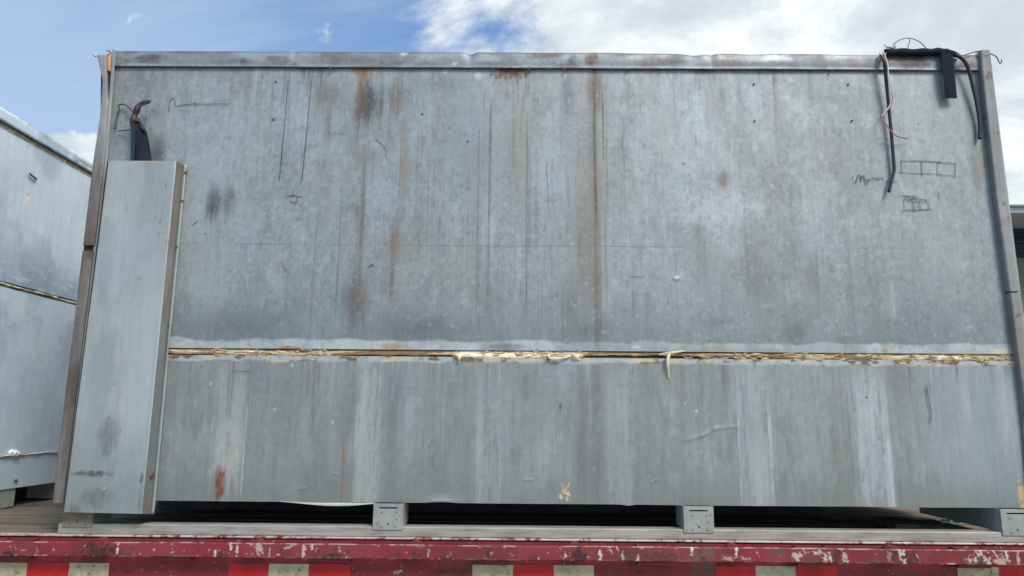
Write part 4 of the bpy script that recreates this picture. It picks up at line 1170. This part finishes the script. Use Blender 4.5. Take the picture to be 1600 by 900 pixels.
fs_ = thing('foam_insulation', 'black foam pipe insulation lying along the top edge with a wide flap hanging down', 'insulation', tuple(at(1430, 84, 0)))
top = spline([at(x, y, Y) for x, y, Y in ((1382, 82.5, -.022), (1400, 81.5, -.022), (1425, 82, -.020), (1450, 81.5, -.022), (1468, 81, -.022), (1480, 82.5, -.024), (1492, 85, -.026), (1500, 88.5, -.024))], 6)
L = len(top)
obj('foam_bar', MB().tube(top, [(.0155+.0018*math.sin(i*.9)) if i < L*.68 else max(.0085, .0155-.0075*(i-L*.68)/(L*.28)) for i in range(L)], 10), M_BLACK, fs_, smooth=True)
fp = MB()
ys = [80, 88, 100, 112, 125, 140, 153.5]
vs = []; fs = []
for i, y in enumerate(ys):
    t = (y-80)/73.5
    a = 1470+7*t; b = 1488+7*t
    Y = -.032+.010*t-.004*math.sin(3*t)
    for j in range(4):
        s = j/3
        vs.append(at(a*(1-s)+b*s, y, Y-.003*math.sin(math.pi*s)))
for i in range(len(ys)-1):
    for j in range(3): fs.append((i*4+j, (i+1)*4+j, (i+1)*4+j+1, i*4+j+1))
fp.add(vs, fs)
fo = obj('hanging_flap', fp, M_BLACK, fs_)
so = fo.modifiers.new('thickness', 'SOLIDIFY'); so.thickness = .004; so.offset = 0
wire('black_cable', 'thick black cable hanging down on the right in a curve to beside the corner post', 'cable', [(1492, 84.5, -.034), (1500, 89, -.036), (1508, 97, -.034), (1514, 110, -.03), (1519, 130, -.026), (1525, 155, -.022), (1529.5, 180, -.018), (1531, 200, -.015), (1530.5, 217, -.014)], .0072, M_CABLE, 10, 'black cables hanging over the top edge')
wire('black_cable', 'long black cable hanging straight down left of the marker drawings', 'cable', [(1384, 83, -.03), (1381.5, 90, -.036), (1383, 110, -.032), (1386, 140, -.028), (1389, 170, -.024), (1392.5, 205, -.02), (1395, 235, -.018), (1397, 262, -.016), (1396, 272, -.016), (1392, 287, -.018), (1389, 300, -.02)], .0066, M_CABLE, 10, 'black cables hanging over the top edge')
wire('coloured_wire', 'thin red wire twisting down past the left black cable with its end sticking out', 'wire', [(1374, 84, -.02), (1379, 88, -.04), (1386, 104, -.044), (1390, 130, -.04), (1394, 150, -.036), (1392.5, 163, -.032), (1385, 174, -.030), (1376.5, 183.5, -.028), (1386, 196, -.036), (1394, 207, -.034), (1405, 214, -.026), (1419, 216.5, -.018)], .0026, M_REDWIRE)
wire('coloured_wire', 'thin white wire running down beside the red one over the top edge', 'wire', [(1383, 72, -.01), (1380, 80, -.03), (1383, 88, -.044), (1387, 102, -.048), (1388.5, 125, -.044), (1392, 148, -.042), (1391, 163, -.037), (1383, 175, -.034), (1377, 182, -.030)], .0026, M_WHITEWIRE)
wr = thing('wire_loop', 'thin dark wire arched above the black foam bar on the top edge', 'wire', tuple(at(1420, 78, -.01)))
obj('loop', MB().tube(spline([at(x, y, -.012) for x, y in ((1395, 79), (1396.5, 70), (1402, 64.5), (1411, 60.5), (1420, 59.5), (1430, 62), (1439, 67), (1445, 73), (1449, 79))], 5), .0020, 6), M_WIRE, wr, smooth=True)
obj('stem', MB().tube(spline([at(x, y, -.013) for x, y in ((1420, 60), (1421.5, 65), (1419.5, 70), (1418, 79))], 5), .0018, 6), M_WIRE, wr, smooth=True)
wire('thin_wire', 'short crooked wire ends poking up at the left end of the foam bar', 'wire', [(1382, 70, -.01), (1384, 73, -.012), (1392, 74.5, -.014), (1397, 76, -.016), (1399, 72, -.016)], .0024, M_WIRE)
wire('thin_wire', 'thin wire running from the cable to the right corner post top', 'wire', [(1504, 87, -.02), (1514, 84, -.018), (1523, 81, -.016), (1531, 80, -.02)], .0022, M_COPPER)
wire('thin_wire', 'thin wire with a hooked end sticking out right of the corner post', 'wire', [(1545, 84, -.024), (1550, 85, -.03), (1557, 89, -.036), (1561, 97, -.04), (1563, 99, -.04), (1565, 97, -.04), (1564.5, 93, -.04)], .0024, M_WIRE)

# ------------------------------------------------------------------ boards lying under the container
bw = noisy('grey_scrap_board', S(96, 92, 86), S(150, 142, 130), (40, 4, 40), .85, 0, S(200, 184, 150), (.66, .72), 30)
for i, (x0, x1, yp, Y0, Y1, zz0, lab) in enumerate(((1466, 1530, 826, .10, .40, 0, 'pale splintered board lying under the right end of the container'),
                                                   (1400, 1468, 823, .22, .48, 0, 'dark short board lying left of the splintered one under the container'))):
    a = at(x0, yp, Y0)[0]; b = at(x1, yp, Y0)[0]
    mb = MB().hexa([(a, Y0, Z_DECK), (b, Y0+.02, Z_DECK), (b-.01, Y1, Z_DECK), (a+.02, Y1-.03, Z_DECK)], [(a, Y0, Z_DECK+.028), (b, Y0+.02, Z_DECK+.026), (b-.01, Y1, Z_DECK+.027), (a+.02, Y1-.03, Z_DECK+.028)])
    o = obj('scrap_board', mb, bw if i == 0 else M_WOOD, None, bevel=.003, origin=((a+b)/2, (Y0+Y1)/2, Z_DECK))
    tag(o, lab, 'board', 'scrap boards under the container')
ch = MB()
for i in range(14):
    x = 1468+i*4 + random.uniform(-2, 2)
    c = at(x, 811, .30); c = np.array([c[0], .30+random.uniform(-.03, .05), Z_DECK+.0285])
    ch.hexa([c+np.array(v) for v in ((-.008, -.01, 0), (.008, -.008, 0), (.007, .01, 0), (-.007, .008, 0))], [c+np.array(v) for v in ((-.007, -.008, .006), (.006, -.006, .009), (.005, .008, .008), (-.006, .006, .006))])
o = obj('foam_crumbs', ch, M_SLIVER_FOAM, None, origin=at(1500, 811, .3)); o['kind'] = 'stuff'; o['label'] = 'pale foam crumbs scattered on the splintered board'

# ------------------------------------------------------------------ neighbouring container
NX = -2.42
nz_top = at_x(60, 205, NX)[2]
nb = thing('metal_container', 'pale grey container at the left, seen side-on with a foam seam sloping away', 'container', (NX-1.6, 1.2, Z_DECK), 'insulated containers carried on the trailer')
ny0, ny1 = -.02, 2.36
zs_hi = at_x(60, 458, NX)[2]; zs_lo = at_x(50, 709, NX)[2]; zbt = at_x(40, 760, NX)[2]


def npaint(u, v, lowdark=True):
    p = Paint(u, v, S(214, 226, 234))
    p.blend(S(200, 214, 224), sst(fbm(u*2.2, v*2, 301), .45, .62)*.7)
    p.blend(S(160, 178, 192), sst(fbm(u*3, v*3, 303), .5, .66)*.5)
    p.c = p.c*np.array([.92, .955, .99])
    p.mul(1+.18*(p.st-.5)+.2*(p.fine-.5))
    return p


def side_sheet(name, z0, z1, extra=None):
    yy = np.arange(ny0, ny1, .008); zz = np.arange(z0, z1+.004, .006)
    Y_, Z_ = np.meshgrid(yy, zz, indexing='ij')
    p = npaint(Y_.ravel(), Z_.ravel())
    if extra: extra(p)
    X_ = NX + .006*(fbm(Y_*1.5, Z_*1.5, 305, 3)-.5)
    return grid(name, np.stack([X_, Y_, Z_], -1), p.c, M_PALE, nb)


def nblob(p, x0, x1, y0, y1, c, a, kind='mix', soft=.5, amp=.8):
    A = at_x((x0+x1)/2, (y0+y1)/2, NX); Bq = at_x(x1, (y0+y1)/2, NX); C = at_x((x0+x1)/2, y0, NX)
    p.blob(A[1], A[2], abs(Bq[1]-A[1]), abs(C[2]-A[2]), S(*c), a=a, kind=kind, soft=soft, amp=amp)


def ex_up(p):
    zz = at_x(60, 458, NX)[2]
    m = (1-sst(p.v+.12*(p.bl-.5), zz, zz+.28))
    p.blend(S(136, 156, 174), m*.7)
    scuff = sst(fbm(p.u*20+p.v*10, p.v*44, 307, 5, .72), .52, .70)
    p.blend(S(208, 220, 230), scuff*m*.8)
    nblob(p, 36, 48, 298, 326, (236, 228, 222), .95, 'f', .3, .3)
    nblob(p, 41, 46, 301, 307, (206, 150, 130), .6, 'f', .4, .4)


def ex_mid(p):
    p.blend(S(208, 220, 230), sst(fbm(p.u*6, p.v*38, 311, 5, .72), .52, .70)*.7*sst(p.v, zs_hi-.25, zs_hi-.05))
    p.blend(S(160, 178, 190), (1-sst(p.v+.1*(p.bl-.5), zs_lo+.05, zs_hi-.12))*.35)
    p.blend(S(214, 226, 234), sst(fbm(p.u*14, p.v*14, 313, 5, .72), .60, .74)*.6)


def ex_low(p):
    p.blend(S(166, 188, 202), p.v*0+.5)


side_sheet('side_panel', zs_hi+.012, nz_top-.085, ex_up)
side_sheet('side_panel', zs_lo+.004, zs_hi-.012, ex_mid)
side_sheet('side_panel', zbt, zs_lo-.004, ex_low)
obj('container_body', MB().box(NX-3.2, NX-.022, ny0+.02, ny1, zbt+.004, nz_top-.02), M_ALU, nb)
# top trim along the side, with an open dirty joint below it
yy = np.arange(ny0-.01, ny1+.02, .01)
P = np.stack([np.stack([np.full_like(yy, NX+.014)+.004*(fbm(yy*5, yy*0+j, 321)-.5)-(.02 if j == 5 else 0), yy, np.full_like(yy, nz_top-.06+.06*min(j, 4)/4)+(.0 if j < 5 else .004)+.006*(fbm(yy*3, yy*0, 323)-.5)], -1) for j in range(6)], 1)
p = npaint(P[..., 1].ravel(), P[..., 2].ravel())
p.blend(S(110, 104, 100), sst(fbm(p.u*5, p.v*30, 325), .58, .68)*.7)
grid('top_trim', P, p.c, M_PALE, nb, thick=.002)
obj('roof', MB().box(NX-3.22, NX-.002, ny0, ny1, nz_top-.018, nz_top-.003), M_ALU, nb)
obj('joint_strip', MB().box(NX-.02, NX+.001, ny0, ny1, nz_top-.085, nz_top-.060), noisy('dirty_joint', S(128, 118, 108), S(186, 176, 156), (30, 14, 60), .9, 0, S(206, 194, 164), (.58, .66), 24), nb)


def foam_line(z, hgt, seed, depth=.016, whiteness=.6):
    yy = np.arange(ny0, ny1, .006)
    P = np.zeros((len(yy), 8, 3)); C = np.zeros((len(yy), 8, 3))
    for j in range(8):
        t = j/7
        P[:, j] = np.stack([NX-.018+depth*math.sin(math.pi*t)*(.5+fbm(yy*18, yy*0+t*3, seed)), yy, z-hgt/2+hgt*t+.006*(fbm(yy*12, yy*0, seed+3)-.5)], -1)
        n = fbm(yy*14, yy*0+t*5, seed+5, 4)[:, None]
        k = sst(n, .62-.25*(1-whiteness), .75-.25*(1-whiteness)); c = S(226, 218, 196)[None]*(1-k)+S(128, 104, 72)[None]*k
        k = (1-sst(np.abs(t-.95), 0, .25))*.7; C[:, j] = c*(1-k)+S(84, 74, 62)[None]*k
    return grid('seam_foam', P, C.reshape(-1, 3), M_FOAM, nb, smooth=False)


foam_line(zs_hi, .028, 331, .022, .62)
foam_line(zs_lo, .010, 341, .026, .9)
c = at_x(22, 708, NX+.008)
lump = MB().tube([c+np.array([.004*math.sin(k*2.1), .009*(k-4), .010*math.sin(k*1.7)]) for k in range(9)], [.002, .009, .013, .008, .014, .011, .015, .007, .002], 7)
obj('foam_lump', lump, M_SLIVER_FOAM, nb)
c = at_x(23.5, 751, NX); obj('bolt', MB().tube([c+np.array([.008, 0, 0]), c-np.array([.008, 0, 0])], .008, 10), M_BOLT, nb)
obj('torn_wire', MB().tube([at_x(46, 271, NX+.01), at_x(52, 276, NX+.012), at_x(57, 280, NX+.006)], .005, 6), M_WIRE, nb)
# feet and rails of the neighbour
for y0, y1 in ((.02, .50), (1.10, 1.20), (2.2, 2.3)):
    obj('support_foot', MB().box(NX-.18, NX-.006, y0, y1 if y0 > .5 else at_x(23.5, 775, NX-.006)[1], Z_DECK+.0005, zbt-.001), M_FOOT, nb, bevel=.003)
obj('skid_rail', MB().box(NX-3.1, NX-.03, 2.24, 2.29, Z_DECK+.0005, Z_DECK+.04), M_ALU, nb)
for xx in (NX-2.9, NX-1.6):
    obj('support_foot', MB().box(xx, xx+.15, .02, .2, Z_DECK+.0005, zbt-.001), M_FOOT, nb)

# ------------------------------------------------------------------ shed behind, right
SY = 8.0
sh = thing('metal_shed', 'low open shed with a pale roof fascia beyond the right end of the container', 'shed', tuple(np.append(at(1600, 460, SY+2)[:2], 0)))
sx0 = at(1480, 330, SY)[0]; sx1 = sx0+12
zf1, zf0 = at(1590, 319.5, SY)[2], at(1590, 332.5, SY)[2]
zl_ = at(1590, 323.5, SY)[2]
obj('fascia', MB().box(sx0, sx1, SY, SY+.06, zf0, zl_-.004), M_FASCIA, sh, bevel=.01)
obj('gutter', MB().box(sx0, sx1, SY-.08, SY+.05, zl_, zf1), M_FASCIA, sh, bevel=.015)
obj('roof', MB().hexa([(sx0, SY+.061, zf1-.10), (sx1, SY+.061, zf1-.10), (sx1, SY+8, zf1+.2), (sx0, SY+8, zf1+.2)], [(sx0, SY+.061, zf1-.06), (sx1, SY+.061, zf1-.06), (sx1, SY+8, zf1+.24), (sx0, SY+8, zf1+.24)]), M_FASCIA, sh)
zd = at(1592, 405, SY+1.2)[2]
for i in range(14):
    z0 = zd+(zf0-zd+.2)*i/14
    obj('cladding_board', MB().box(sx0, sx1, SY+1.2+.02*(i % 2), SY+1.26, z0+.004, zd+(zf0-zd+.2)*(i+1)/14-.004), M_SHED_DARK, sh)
obj('wall', MB().box(sx0, sx1, SY+1.1, SY+1.3, 0, zd), M_SHED_WALL, sh)
for x in np.arange(sx0+.1, sx1, 3.9):
    if True: obj('post', MB().box(x, x+.12, SY+.07, SY+.19, 0, zf1-.11), M_ALU, sh)
obj('wall', MB().box(sx0, sx1, SY+7.7, SY+7.9, 0, zf1+.18), M_SHED_WALL, sh)
